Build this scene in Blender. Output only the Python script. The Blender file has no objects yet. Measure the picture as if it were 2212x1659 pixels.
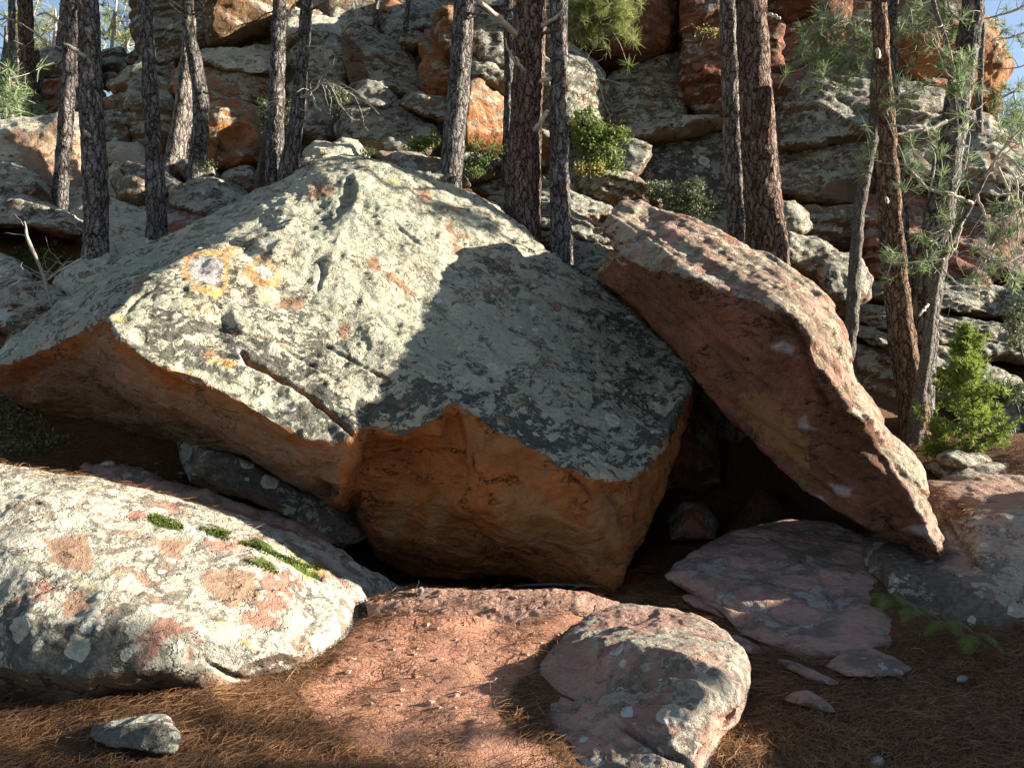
import bpy, math, random
import numpy as np
from mathutils import Vector, Matrix
from mathutils.geometry import delaunay_2d_cdt
from mathutils.bvhtree import BVHTree

rng = np.random.default_rng(7)
random.seed(7)
scene = bpy.context.scene
COL = scene.collection

# ------------------------------------------------------------------ camera
F, CX, CY, EYE = 1662.0, 1106.0, 829.5, 1.6
cam_data = bpy.data.cameras.new('camera')
cam_data.sensor_fit = 'HORIZONTAL'
cam_data.sensor_width = 34.6
cam_data.lens = 26.0
cam_data.clip_start = 0.05
cam_data.clip_end = 3000.0
cam = bpy.data.objects.new('camera', cam_data)
cam.location = (0, 0, EYE)
cam.rotation_euler = (math.radians(90), 0, 0)
COL.objects.link(cam)
scene.camera = cam

# ------------------------------------------------------------------ light
SUN = Vector((0.95, 0.0, 0.285)).normalized()      # direction towards the sun
SUN_EL = math.asin(SUN.z)
SUN_AZ = math.atan2(SUN.x, SUN.y)
world = bpy.data.worlds.new('World')
scene.world = world
world.use_nodes = True
wn = world.node_tree.nodes
wl = world.node_tree.links
sky = wn.new('ShaderNodeTexSky')
sky.sky_type = 'NISHITA'
sky.sun_disc = False
sky.sun_elevation = SUN_EL
sky.sun_rotation = SUN_AZ
sky.altitude = 1100
sky.air_density = 1.0
sky.dust_density = 0.3
sky.ozone_density = 1.6
hsv = wn.new('ShaderNodeHueSaturation'); hsv.inputs['Saturation'].default_value = 0.85
wl.new(sky.outputs[0], hsv.inputs['Color']); wl.new(hsv.outputs[0], wn['Background'].inputs[0])
wn['Background'].inputs[1].default_value = 0.062
sun_data = bpy.data.lights.new('sun', 'SUN')
sun_data.energy = 5.0
sun_data.angle = math.radians(0.53)
sun_data.color = (1.0, 0.925, 0.80)
sun = bpy.data.objects.new('sun', sun_data)
sun.rotation_euler = SUN.to_track_quat('Z', 'Y').to_euler()
sun.location = SUN * 40
COL.objects.link(sun)
scene.view_settings.view_transform = 'Standard'
scene.view_settings.look = 'None'
scene.view_settings.gamma = 1.0
scene.view_settings.use_curve_mapping = False
scene.view_settings.exposure = 2.0
scene.cycles.max_bounces = 8
scene.cycles.diffuse_bounces = 5
scene.cycles.glossy_bounces = 2
scene.cycles.transmission_bounces = 3
scene.cycles.transparent_max_bounces = 4
scene.cycles.use_denoising = True

# ------------------------------------------------------------------ small helpers
def P(px, py, d):
    """a point of the place, from its bearing as seen from the path and its distance d"""
    return np.array([(px - CX) / F * d, d, EYE - (py - CY) / F * d])

def to_px(co):
    y = np.maximum(co[:, 1], 0.2)
    return CX + F * co[:, 0] / y, CY - F * (co[:, 2] - EYE) / y

_tab = np.random.default_rng(11).random(65536).astype(np.float32)
def vnoise(p):
    """3-D value noise in -1..1"""
    pf = np.floor(p)
    i = pf.astype(np.int64)
    f = (p - pf).astype(np.float32)
    u = f * f * f * (f * (f * 6 - 15) + 10)
    def h(dx, dy, dz):
        k = ((i[:, 0] + dx) * 73856093) ^ ((i[:, 1] + dy) * 19349663) ^ ((i[:, 2] + dz) * 83492791)
        k = (k ^ (k >> 13)) * 1274126177
        return _tab[(k ^ (k >> 16)) & 65535]
    x, y, z = u[:, 0], u[:, 1], u[:, 2]
    a = h(0,0,0) * (1-x) + h(1,0,0) * x
    b = h(0,1,0) * (1-x) + h(1,1,0) * x
    c = h(0,0,1) * (1-x) + h(1,0,1) * x
    d = h(0,1,1) * (1-x) + h(1,1,1) * x
    return ((a * (1-y) + b * y) * (1-z) + (c * (1-y) + d * y) * z) * 2 - 1

def fbm(p, octs=4, gain=0.5, lac=2.03):
    r = np.zeros(len(p), np.float32); a = 1.0
    for k in range(octs):
        r += a * vnoise(p * (lac ** k) + 17.3 * k)
        a *= gain
    return r

def seg_dist(x, y, poly, closed=False):
    n = len(poly); best = np.full(x.shape, 1e9)
    for k in range(n if closed else n - 1):
        ax, ay = poly[k][:2]; bx, by = poly[(k + 1) % n][:2]
        dx, dy = bx - ax, by - ay
        L = dx * dx + dy * dy + 1e-9
        t = np.clip(((x - ax) * dx + (y - ay) * dy) / L, 0, 1)
        best = np.minimum(best, np.hypot(x - ax - t * dx, y - ay - t * dy))
    return best

def in_poly(x, y, poly):
    r = np.zeros(x.shape, bool); n = len(poly)
    for k in range(n):
        ax, ay = poly[k][:2]; bx, by = poly[(k + 1) % n][:2]
        if ay == by: continue
        c = ((ay > y) != (by > y)) & (x < (bx - ax) * (y - ay) / (by - ay) + ax)
        r ^= c
    return r

def sdf(x, y, poly):
    d = seg_dist(x, y, poly, True)
    return np.where(in_poly(x, y, poly), d, -d)

def mesh_np(name, verts, faces_flat, loop_tot, smooth=True):
    me = bpy.data.meshes.new(name)
    nf = len(loop_tot)
    me.vertices.add(len(verts)); me.loops.add(len(faces_flat)); me.polygons.add(nf)
    me.vertices.foreach_set('co', np.ascontiguousarray(verts, np.float32).ravel())
    me.loops.foreach_set('vertex_index', np.ascontiguousarray(faces_flat, np.int32))
    st = np.concatenate([[0], np.cumsum(loop_tot)[:-1]]).astype(np.int32)
    me.polygons.foreach_set('loop_start', st)
    me.polygons.foreach_set('use_smooth', np.full(nf, smooth))
    me.update(calc_edges=True)
    return me

def link(name, me, mat=None, parent=None, loc=None):
    o = bpy.data.objects.new(name, me)
    if mat is not None: me.materials.append(mat)
    if parent is not None: o.parent = parent
    if loc is not None: o.location = loc
    COL.objects.link(o)
    return o

def tag(o, label=None, cat=None, group=None, kind=None):
    if label: o['label'] = label
    if cat: o['category'] = cat
    if group: o['group'] = group
    if kind: o['kind'] = kind
    return o

def empty(name, loc):
    o = bpy.data.objects.new(name, None)
    o.location = loc; o.empty_display_size = 0.1
    COL.objects.link(o)
    return o

def set_attr(me, name, arr):
    a = me.attributes.new(name, 'FLOAT_COLOR', 'POINT')
    a.data.foreach_set('color', np.ascontiguousarray(arr, np.float32).ravel())

# ------------------------------------------------------------------ materials
class G:
    """tiny node-graph writer"""
    def __init__(s, name):
        s.m = bpy.data.materials.new(name); s.m.use_nodes = True
        s.t = s.m.node_tree; s.n = s.t.nodes; s.l = s.t.links
        s.n.clear()
        s.out = s.n.new('ShaderNodeOutputMaterial')
    def put(s, sock, v):
        if isinstance(v, bpy.types.NodeSocket): s.l.new(v, sock)
        elif isinstance(v, (tuple, list)):
            v = tuple(v)
            if len(sock.default_value) == 4 and len(v) == 3: v = v + (1,)
            sock.default_value = v
        else: sock.default_value = v
    def coord(s, rand=True, kind='Object'):
        c = s.n.new('ShaderNodeTexCoord').outputs[kind]
        if rand:
            i = s.n.new('ShaderNodeObjectInfo').outputs['Random']
            k = s.math('MULTIPLY', i, 57.0)
            cx = s.n.new('ShaderNodeCombineXYZ')
            for j in range(3): s.l.new(k, cx.inputs[j])
            c = s.vmath('ADD', c, cx.outputs[0])
        return c
    def vmath(s, op, a, b=None, scale=None):
        n = s.n.new('ShaderNodeVectorMath'); n.operation = op
        s.put(n.inputs[0], a)
        if b is not None: s.put(n.inputs[1], b)
        if scale is not None: s.put(n.inputs['Scale'], scale)
        return n.outputs[0]
    def math(s, op, a, b=None, c=None, clamp=False):
        n = s.n.new('ShaderNodeMath'); n.operation = op; n.use_clamp = clamp
        s.put(n.inputs[0], a)
        if b is not None: s.put(n.inputs[1], b)
        if c is not None: s.put(n.inputs[2], c)
        return n.outputs[0]
    def noise(s, vec, scale, detail=4, rough=0.55, dist=0.0, color=False):
        n = s.n.new('ShaderNodeTexNoise')
        s.put(n.inputs['Vector'], vec); s.put(n.inputs['Scale'], scale)
        n.inputs['Detail'].default_value = detail; n.inputs['Roughness'].default_value = rough
        n.inputs['Distortion'].default_value = dist
        return n.outputs['Color' if color else 'Fac']
    def voro(s, vec, scale, feature='F1', out='Distance', rand=1.0):
        n = s.n.new('ShaderNodeTexVoronoi'); n.feature = feature
        s.put(n.inputs['Vector'], vec); s.put(n.inputs['Scale'], scale)
        n.inputs['Randomness'].default_value = rand
        return n.outputs[out]
    def step(s, v, lo, hi, a=0.0, b=1.0):
        n = s.n.new('ShaderNodeMapRange'); n.interpolation_type = 'SMOOTHSTEP'
        s.put(n.inputs[0], v); s.put(n.inputs[1], lo); s.put(n.inputs[2], hi)
        s.put(n.inputs[3], a); s.put(n.inputs[4], b)
        return n.outputs[0]
    def mix(s, f, a, b):
        n = s.n.new('ShaderNodeMix'); n.data_type = 'RGBA'
        s.put(n.inputs[0], f); s.put(n.inputs[6], a); s.put(n.inputs[7], b)
        return n.outputs[2]
    def sep(s, v):
        n = s.n.new('ShaderNodeSeparateXYZ'); s.put(n.inputs[0], v)
        return n.outputs
    def attr(s, name):
        n = s.n.new('ShaderNodeAttribute'); n.attribute_name = name
        sp = s.n.new('ShaderNodeSeparateColor'); s.l.new(n.outputs['Color'], sp.inputs[0])
        return sp.outputs[0], sp.outputs[1], sp.outputs[2], n.outputs['Alpha']
    def bump(s, h, strength, dist, nrm=None):
        n = s.n.new('ShaderNodeBump'); s.put(n.inputs['Height'], h)
        n.inputs['Strength'].default_value = strength; n.inputs['Distance'].default_value = dist
        if nrm is not None: s.l.new(nrm, n.inputs['Normal'])
        return n.outputs[0]
    def finish(s, color, rough=0.9, nrm=None, spec=0.25, translucent=0.0):
        b = s.n.new('ShaderNodeBsdfPrincipled')
        s.put(b.inputs['Base Color'], color); s.put(b.inputs['Roughness'], rough)
        b.inputs['Specular IOR Level'].default_value = spec
        if nrm is not None: s.l.new(nrm, b.inputs['Normal'])
        sh = b.outputs[0]
        if translucent:
            t = s.n.new('ShaderNodeBsdfTranslucent'); s.put(t.inputs[0], color)
            mx = s.n.new('ShaderNodeMixShader'); mx.inputs[0].default_value = translucent
            s.l.new(sh, mx.inputs[1]); s.l.new(t.outputs[0], mx.inputs[2]); sh = mx.outputs[0]
        s.l.new(sh, s.out.inputs[0])
        return s.m

def rock_mat(name, bare_a, bare_b, pale_a=(.50,.47,.36), pale_b=(.33,.36,.29), pale_cov=0.5, dark=(.075,.075,.062),
             dark_cov=0.5, red=(.30,.13,.075), red_cov=0.2, ros=0.25, ros_scale=7.0, scale=1.0, under=True,
             under_a=(.26,.115,.04), under_b=(.15,.055,.022), strata=0.3, strata_dir=(.05,.1,1.0), bump=1.0, yellow=0.0, stretch=(1,1,1)):
    """weathered sandstone: bare stone, pale crust lichen in islands, dark crust, rosettes, rust on the undersides"""
    g = G(name)
    c0 = g.coord()
    warp = g.noise(c0, 2.2 * scale, 3, 0.5, color=True)
    c = g.vmath('ADD', c0, g.vmath('SCALE', g.vmath('SUBTRACT', warp, (.5,.5,.5)), scale=0.22 / scale))
    cs = g.vmath('MULTIPLY', c, stretch)
    big = g.noise(c, 0.9 * scale, 4, 0.6)
    mid = g.noise(cs, 3.6 * scale, 8, 0.66)
    mid2 = g.noise(g.vmath('ADD', cs, (9.1, 3.7, 5.2)), 5.0 * scale, 8, 0.68)
    fine = g.noise(c, 26 * scale, 6, 0.7)
    grit = g.noise(c, 110 * scale, 3, 0.6)
    red_n = g.noise(g.vmath('ADD', c, (4.3, 8.7, 1.9)), 2.6 * scale, 5, 0.6)
    R, O, K, D = g.attr('paint')
    R2, T, M, W = g.attr('paint2')
    # bare stone with beds
    band = g.n.new('ShaderNodeVectorMath'); band.operation = 'DOT_PRODUCT'
    g.put(band.inputs[0], c); g.put(band.inputs[1], strata_dir)
    bx = g.n.new('ShaderNodeCombineXYZ'); g.l.new(band.outputs['Value'], bx.inputs[2])
    g.put(bx.inputs[0], g.math('MULTIPLY', big, 0.8))
    beds = g.noise(bx.outputs[0], 9.0 * scale, 5, 0.7)
    bare = g.mix(g.step(g.math('ADD', big, g.math('MULTIPLY', g.math('SUBTRACT', beds, .5), strata * 2)), .32, .68), bare_a, bare_b)
    bare = g.mix(g.step(fine, .35, .8, 0, .55), bare, tuple(x * .55 for x in bare_a))
    # pale crust: a mosaic of thalli, each with its own tint, over a dark prothallus
    nz = g.sep(g.n.new('ShaderNodeNewGeometry').outputs['True Normal'])[2]
    fwarp = g.vmath('SCALE', g.vmath('SUBTRACT', g.noise(c0, 11 * scale, 5, .7, color=True), (.5,.5,.5)), scale=.16 / scale)
    cf = g.vmath('MULTIPLY', g.vmath('ADD', c, fwarp), stretch)
    cover = g.math('ADD', g.math('MULTIPLY', g.math('SUBTRACT', big, .5), .9), g.math('MULTIPLY', g.math('SUBTRACT', mid, .5), 1.7))
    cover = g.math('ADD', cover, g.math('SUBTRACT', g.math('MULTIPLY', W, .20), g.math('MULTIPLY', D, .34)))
    cover = g.math('ADD', cover, pale_cov)
    pale_m = None; tint = None
    for sc_, bias in ((7.5 * scale, .0), (17 * scale, -.06), (42 * scale, -.16)):
        vt = g.n.new('ShaderNodeTexVoronoi'); g.put(vt.inputs['Vector'], cf); vt.inputs['Scale'].default_value = sc_
        cr = g.sep(vt.outputs['Color'])
        mm_ = g.step(g.math('SUBTRACT', g.math('ADD', cover, bias), cr[0]), -.01, .03)
        if pale_m is None: pale_m, tint = mm_, cr[1]
        else:
            pale_m = g.math('MAXIMUM', pale_m, mm_)
            tint = g.math('ADD', g.math('MULTIPLY', tint, .6), g.math('MULTIPLY', cr[1], .4))
    pale_m = g.math('MULTIPLY', pale_m, g.step(g.math('ADD', mid2, g.math('MULTIPLY', cover, .25)), .40, .44))
    pale_c = g.mix(g.step(g.math('ADD', tint, g.math('MULTIPLY', g.math('SUBTRACT', big, .5), 1.4)), .3, .7), pale_a, pale_b)
    pale_c = g.mix(g.step(mid2, .5, .72, 0, .5), pale_c, tuple(x * 1.12 for x in pale_a))
    pale_c = g.mix(g.step(fine, .48, .75, 0, .6), pale_c, tuple(x * .62 for x in pale_b))
    # dark crust
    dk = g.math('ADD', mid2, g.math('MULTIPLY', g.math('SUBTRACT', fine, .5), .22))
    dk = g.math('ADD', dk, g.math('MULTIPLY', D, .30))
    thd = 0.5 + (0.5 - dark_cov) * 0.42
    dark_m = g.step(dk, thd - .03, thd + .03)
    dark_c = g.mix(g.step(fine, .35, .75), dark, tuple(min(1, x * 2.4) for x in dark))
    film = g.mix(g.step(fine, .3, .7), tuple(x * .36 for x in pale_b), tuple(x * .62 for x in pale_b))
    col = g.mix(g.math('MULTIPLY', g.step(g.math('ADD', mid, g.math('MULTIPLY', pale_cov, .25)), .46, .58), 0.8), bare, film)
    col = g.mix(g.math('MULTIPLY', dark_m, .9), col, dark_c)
    lich = g.mix(pale_m, col, pale_c)
    if red_cov > 0:
        thr = 0.5 + (0.5 - red_cov) * 0.5
        red_m = g.step(g.math('ADD', red_n, g.math('MULTIPLY', g.math('SUBTRACT', fine, .5), .1)), thr - .015, thr + .02)
        lich = g.mix(g.math('MULTIPLY', red_m, .85), lich, g.mix(fine, red, tuple(x * .65 for x in red)))
    if ros > 0:
        for sc_, off in ((ros_scale, 0.0), (ros_scale * 2.3, 3.1)):
            vc = g.vmath('ADD', g.vmath('ADD', c0, (off, off, off)), g.vmath('SCALE', g.vmath('SUBTRACT', g.noise(c0, 14, 3, .6, color=True), (.5,.5,.5)), scale=.055))
            vd = g.n.new('ShaderNodeTexVoronoi'); g.put(vd.inputs['Vector'], vc); g.put(vd.inputs['Scale'], sc_)
            rad = g.sep(vd.outputs['Color'])
            rr = g.step(rad[0], 1 - ros, 1.0, 0.0, .46)
            disc = g.step(g.math('SUBTRACT', rr, vd.outputs['Distance']), 0.0, .03)
            disc = g.math('MULTIPLY', disc, g.step(rr, .04, .12))
            inner = g.step(g.math('SUBTRACT', g.math('MULTIPLY', rr, .62), vd.outputs['Distance']), 0.0, .06, 0, .55)
            rc = g.mix(rad[1], tuple(min(.8, x * 1.25) for x in pale_a), (.52,.53,.48))
            rc = g.mix(inner, rc, pale_b)
            lich = g.mix(g.math('MULTIPLY', disc, .9), lich, rc)
    if yellow > 0:
        y = g.step(g.noise(g.vmath('ADD', c, (1.2, 7.7, 2.1)), 2.0, 5, .6), .66 - yellow * .1, .70 - yellow * .1)
        lich = g.mix(g.math('MULTIPLY', y, .6), lich, (.45,.36,.10))
    # undersides and freshly bared stone carry no crust
    edge = g.math('MULTIPLY', g.math('SUBTRACT', mid, .5), .9)
    ub = g.mix(g.step(g.math('ADD', big, g.math('MULTIPLY', g.math('SUBTRACT', mid2, .5), .5)), .34, .62), under_a, under_b)
    ub = g.mix(g.step(grit, .5, .75, 0, .35), ub, tuple(min(1, x * 1.7) for x in under_a))
    ub = g.mix(g.step(fine, .4, .8, 0, .5), ub, tuple(x * .6 for x in under_b))
    ub = g.mix(g.step(beds, .5, .75, 0, .35), ub, tuple(x * 1.25 for x in under_a))
    crk = g.math('ABSOLUTE', g.math('SUBTRACT', g.noise(g.vmath('MULTIPLY', c, (1, 1, 2.2)), 1.9 * scale, 5, .62), .5))
    crk = g.math('MULTIPLY', g.step(crk, .016, .003), g.step(red_n, .47, .56))
    chip = g.voro(g.vmath('MULTIPLY', g.vmath('ADD', c, g.vmath('SCALE', g.noise(c0, 6, 4, .7, color=True), scale=.2)), (1, 1, 1.9)), 5.0 * scale, 'DISTANCE_TO_EDGE')
    spots = g.voro(cf, 30 * scale)
    ub = g.mix(g.math('MULTIPLY', g.step(spots, .20, .12), g.step(g.math('ADD', red_n, g.math('MULTIPLY', g.math('SUBTRACT', fine, .5), .6)), .50, .62, 0, .75)), ub, (.36,.23,.11))
    ub = g.mix(g.math('MULTIPLY', crk, .8), ub, tuple(x * .25 for x in under_b))
    bare = g.mix(g.math('MULTIPLY', crk, .7), bare, tuple(x * .35 for x in bare_b))
    if under:
        dn = g.step(g.math('ADD', g.math('MULTIPLY', nz, -1.0), edge), .02, .22)
        lich = g.mix(dn, lich, ub)
    base = lich
    rm = g.step(g.math('ADD', R, g.math('MULTIPLY', edge, 1.0)), .40, .60)
    base = g.mix(rm, base, ub)
    tm = g.step(g.math('ADD', T, g.math('ADD', g.math('MULTIPLY', edge, 1.2), g.math('MULTIPLY', g.math('SUBTRACT', fine, .5), .7))), .50, .62)
    base = g.mix(g.math('MULTIPLY', tm, .8), base, g.mix(fine, (.36,.20,.085), (.28,.14,.055)))
    rm2 = g.step(g.math('ADD', R2, edge), .40, .62)
    base = g.mix(rm2, base, bare)
    om = g.step(g.math('ADD', O, g.math('ADD', g.math('MULTIPLY', edge, 1.5), g.math('MULTIPLY', g.math('SUBTRACT', fine, .5), 1.1))), .36, .80)
    base = g.mix(g.math('MULTIPLY', om, g.step(g.math('ADD', fine, g.math('SUBTRACT', mid2, .5)), .36, .56, .40, 1.0)), base, g.mix(g.step(g.math('ADD', fine, g.math('MULTIPLY', g.math('SUBTRACT', mid2, .5), 1.6)), .36, .62), (.56,.19,.035), (.50,.34,.15)))
    km = g.step(g.math('ADD', K, g.math('ADD', g.math('MULTIPLY', edge, .6), g.math('MULTIPLY', g.math('SUBTRACT', fine, .5), .35))), .28, .95)
    base = g.mix(g.math('MULTIPLY', km, .72), base, (.50,.45,.44))
    mm = g.step(g.math('ADD', M, g.math('MULTIPLY', edge, 1.2)), .42, .6)
    base = g.mix(mm, base, g.mix(fine, (.05,.075,.012), (.12,.14,.03)))
    # relief
    h = g.math('ADD', g.math('MULTIPLY', mid, .9), g.math('MULTIPLY', fine, .6))
    h = g.math('ADD', h, g.math('MULTIPLY', grit, .20))
    h = g.math('SUBTRACT', h, g.math('MULTIPLY', crk, .5))
    h = g.math('ADD', h, g.math('MULTIPLY', g.step(chip, 0, .25), .22))
    h = g.math('ADD', h, g.math('MULTIPLY', beds, .5 * strata))
    h = g.math('ADD', h, g.math('MULTIPLY', pale_m, .05))
    b1 = g.bump(h, min(1.0, .9 * bump), 0.06 * bump / scale)
    return g.finish(base, .92, b1, .2)
# ------------------------------------------------------------------ rock builder
def solid_from_relief(outline, inner, back, shrink=0.72):
    """closed hull: a faceted front through the given points, a rounded back behind it"""
    pts = [tuple(p) for p in outline]; n = len(pts)
    cons = [(k, (k + 1) % n) for k in range(n)]
    for line in inner:
        first = len(pts)
        pts += [tuple(p) for p in line]
        cons += [(first + k, first + k + 1) for k in range(len(line) - 1)]
    c2 = [Vector((p[0], p[1])) for p in pts]
    vco, _e, faces, ov, _oe, _of = delaunay_2d_cdt(c2, cons, [list(range(n))], 1, 1e-3)
    d = []
    for k, v in enumerate(vco):
        if ov[k]: d.append(pts[ov[k][0]][2])
        else:
            w = np.array([1 / ((p[0] - v[0]) ** 2 + (p[1] - v[1]) ** 2 + 1) ** 1.5 for p in pts])
            d.append(float((w * np.array([p[2] for p in pts])).sum() / w.sum()))
    front = np.array([P(v[0], v[1], dd) for v, dd in zip(vco, d)])
    m = {}
    for k, o in enumerate(ov):
        for j in o:
            m[j] = k
    ring = [m[k] for k in range(n)]
    fc = [list(f) for f in faces]
    # make triangles face the camera (towards -Y)
    out = []
    for f in fc:
        a, b, c = front[f[0]], front[f[1]], front[f[2]]
        nn = np.cross(b - a, c - a)
        out.append(f if np.dot(nn, (a + b + c) / 3 - np.array([0, 0, EYE])) < 0 else f[::-1])
    o2 = np.array([p[:2] for p in outline], float)
    cen = o2.mean(0)
    dm = np.array([p[2] for p in outline])
    verts = list(front)
    r1 = len(verts)
    for k in range(n):                      # middle ring, then a smaller back ring
        q = cen + (o2[k] - cen) * 0.97
        verts.append(P(q[0], q[1], dm[k] + back * 0.45))
    r2 = len(verts)
    for k in range(n):
        q = cen + (o2[k] - cen) * shrink
        verts.append(P(q[0], q[1], (dm[k] * .6 + dm.mean() * .4) + back))
    cb = len(verts)
    verts.append(P(cen[0], cen[1], dm.mean() + back * 1.08))
    area = 0.0
    for k in range(n):
        x0, y0 = o2[k]; x1, y1 = o2[(k + 1) % n]
        area += x0 * y1 - x1 * y0
    rev = area > 0
    for k in range(n):
        j = (k + 1) % n
        for q in ([ring[k], ring[j], r1 + j, r1 + k], [r1 + k, r1 + j, r2 + j, r2 + k], [r2 + k, r2 + j, cb]):
            out.append(q if not rev else q[::-1])
    return verts, out

def voxelise(verts, faces, vox, smooth):
    me = bpy.data.meshes.new('work')
    me.from_pydata([tuple(v) for v in verts], [], faces)
    me.update()
    bm_fix(me)
    o = bpy.data.objects.new('work', me); COL.objects.link(o)
    r = o.modifiers.new('r', 'REMESH'); r.mode = 'VOXEL'; r.voxel_size = vox; r.adaptivity = 0
    if smooth:
        s = o.modifiers.new('s', 'SMOOTH'); s.factor = 0.5; s.iterations = smooth
    dg = bpy.context.evaluated_depsgraph_get()
    ev = o.evaluated_get(dg); em = ev.to_mesh()
    nv = len(em.vertices); co = np.empty(nv * 3, np.float32); em.vertices.foreach_get('co', co)
    no = np.empty(nv * 3, np.float32); em.vertex_normals.foreach_get('vector', no)
    nl = len(em.loops); li = np.empty(nl, np.int32); em.loops.foreach_get('vertex_index', li)
    lt = np.empty(len(em.polygons), np.int32); em.polygons.foreach_get('loop_total', lt)
    ev.to_mesh_clear()
    bpy.data.objects.remove(o); bpy.data.meshes.remove(me)
    return co.reshape(-1, 3), no.reshape(-1, 3), li, lt

import bmesh
def bm_fix(me):
    bm = bmesh.new(); bm.from_mesh(me)
    bmesh.ops.recalc_face_normals(bm, faces=bm.faces)
    bm.to_mesh(me); bm.free()

ROCK_BVH = {}
def rock(name, label, outline, inner=(), back=1.0, vox=0.04, smooth=3, amps=((.06, 1.6), (.025, 5.0), (.010, 16.0)),
         strata=(0, 0, (0, 0, 1)), grooves=(), paints=(), mat=None, group=None, cat='boulder', shrink=.72, dents=(), keep=False, parent=None, kind=None, blocky=None, ridge=1.0):
    v, f = solid_from_relief(outline, list(inner), back, shrink)
    co, no, li, lt = voxelise(v, f, vox, smooth)
    seed = (hash_name(label or name) % 997) * 0.37
    disp = np.zeros(len(co), np.float32)
    for k_, (a, s) in enumerate(amps):
        nn = vnoise(co * s + seed)
        if k_ >= 1: nn = (1 - .45 * ridge) * nn + .55 * ridge * (1 - 2.4 * np.abs(vnoise(co * s * .8 + seed + 31)))
        disp += a * nn
    if blocky:                                # joint-bounded steps, finer upright than along the beds
        a, s = blocky
        for kk, (aa, ss) in enumerate(((a, s), (a * .5, s * 2.3))):
            t_ = (vnoise(co * np.array([ss, ss, ss * 2.1]) + seed + 50 + 9 * kk) + .35 * vnoise(co * ss * 4 + seed)) * 2.3
            r_ = np.round(t_); f_ = t_ - r_
            disp += aa * (r_ + np.sign(f_) * (2 * np.abs(f_)) ** 5 * .5)
    if strata[0]:
        b = np.array(strata[2], float); b /= np.linalg.norm(b)
        t = co @ b * strata[1] + 0.9 * fbm(co * 0.8 + seed, 2)
        q = np.stack([np.zeros_like(t), np.full_like(t, seed), t], 1)
        s_ = vnoise(q) * .7 + .5 * vnoise(q * 2.7)
        disp += strata[0] * np.sign(s_) * np.abs(s_) ** .6
    px, py = to_px(co)
    view = co - np.array([0, 0, EYE]); view /= np.linalg.norm(view, axis=1)[:, None]
    facing = np.clip(-(no * view).sum(1) * 6 + .6, 0, 1)
    wob = 5 * vnoise(co * 9 + 3.3)
    for line, w, dep in grooves:
        dd = seg_dist(px, py, line)
        dd = np.abs(dd + wob * .5 * (w / 6))
        # taper at both ends
        e = np.minimum(np.hypot(px - line[0][0], py - line[0][1]), np.hypot(px - line[-1][0], py - line[-1][1]))
        tp = np.clip(e / (w * 5), .25, 1)
        disp -= dep * facing * tp * np.exp(-(dd / (w * .6 + .4 * w * tp)) ** 2)
    for poly, dep, soft in dents:
        disp += dep * facing * np.clip(sdf(px + wob, py + wob, poly) / soft, 0, 1)
    co = co + no * disp[:, None]
    base = np.array([co[:, 0].mean(), co[:, 1].mean(), co[:, 2].min()])
    me = mesh_np(name, co - base, li, lt, True)
    fq = 55.0 / max(2.0, float(co[:, 1].mean())); wob2 = 10 * fbm(co * fq + 8.1, 3, .6); wob3 = 10 * fbm(co * fq + 61.7, 3, .6)
    if True:
        p1 = np.zeros((len(co), 4), np.float32); p2 = np.zeros((len(co), 4), np.float32)
        for ch, poly, soft in paints:
            if ch.split('@')[0] in ('red', 'moss', 'dark'): soft = soft * 2.4 + 4
            val = np.clip(.5 + sdf(px + wob2 * min(1, .12 + soft / 40), py + wob3 * min(1, .12 + soft / 40), poly) / (2 * soft), 0, 1) * (facing > .05)
            sgn = 1
            wgt = 1.0
            if '@' in ch: ch, wgt = ch.split('@')[0], float(ch.split('@')[1])
            if ch[0] == '-': sgn = -1; ch = ch[1:]
            A, k = {'bare': (p1, 0), 'orange': (p1, 1), 'chalk': (p1, 2), 'dark': (p1, 3),
                    'red': (p2, 0), 'tan': (p2, 1), 'moss': (p2, 2), 'pale': (p2, 3)}[ch]
            A[:, k] = np.maximum(A[:, k], val * wgt) if sgn > 0 else A[:, k] * (1 - val)
        set_attr(me, 'paint', p1); set_attr(me, 'paint2', p2)
    o = link(name, me, mat, parent, base)
    if parent is None: tag(o, label, cat, group, kind)
    if keep: ROCK_BVH[label] = (co, li, lt)
    return o

def hash_name(s):
    h = 7
    for ch in s: h = (h * 131 + ord(ch)) & 0xffffff
    return h

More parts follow.
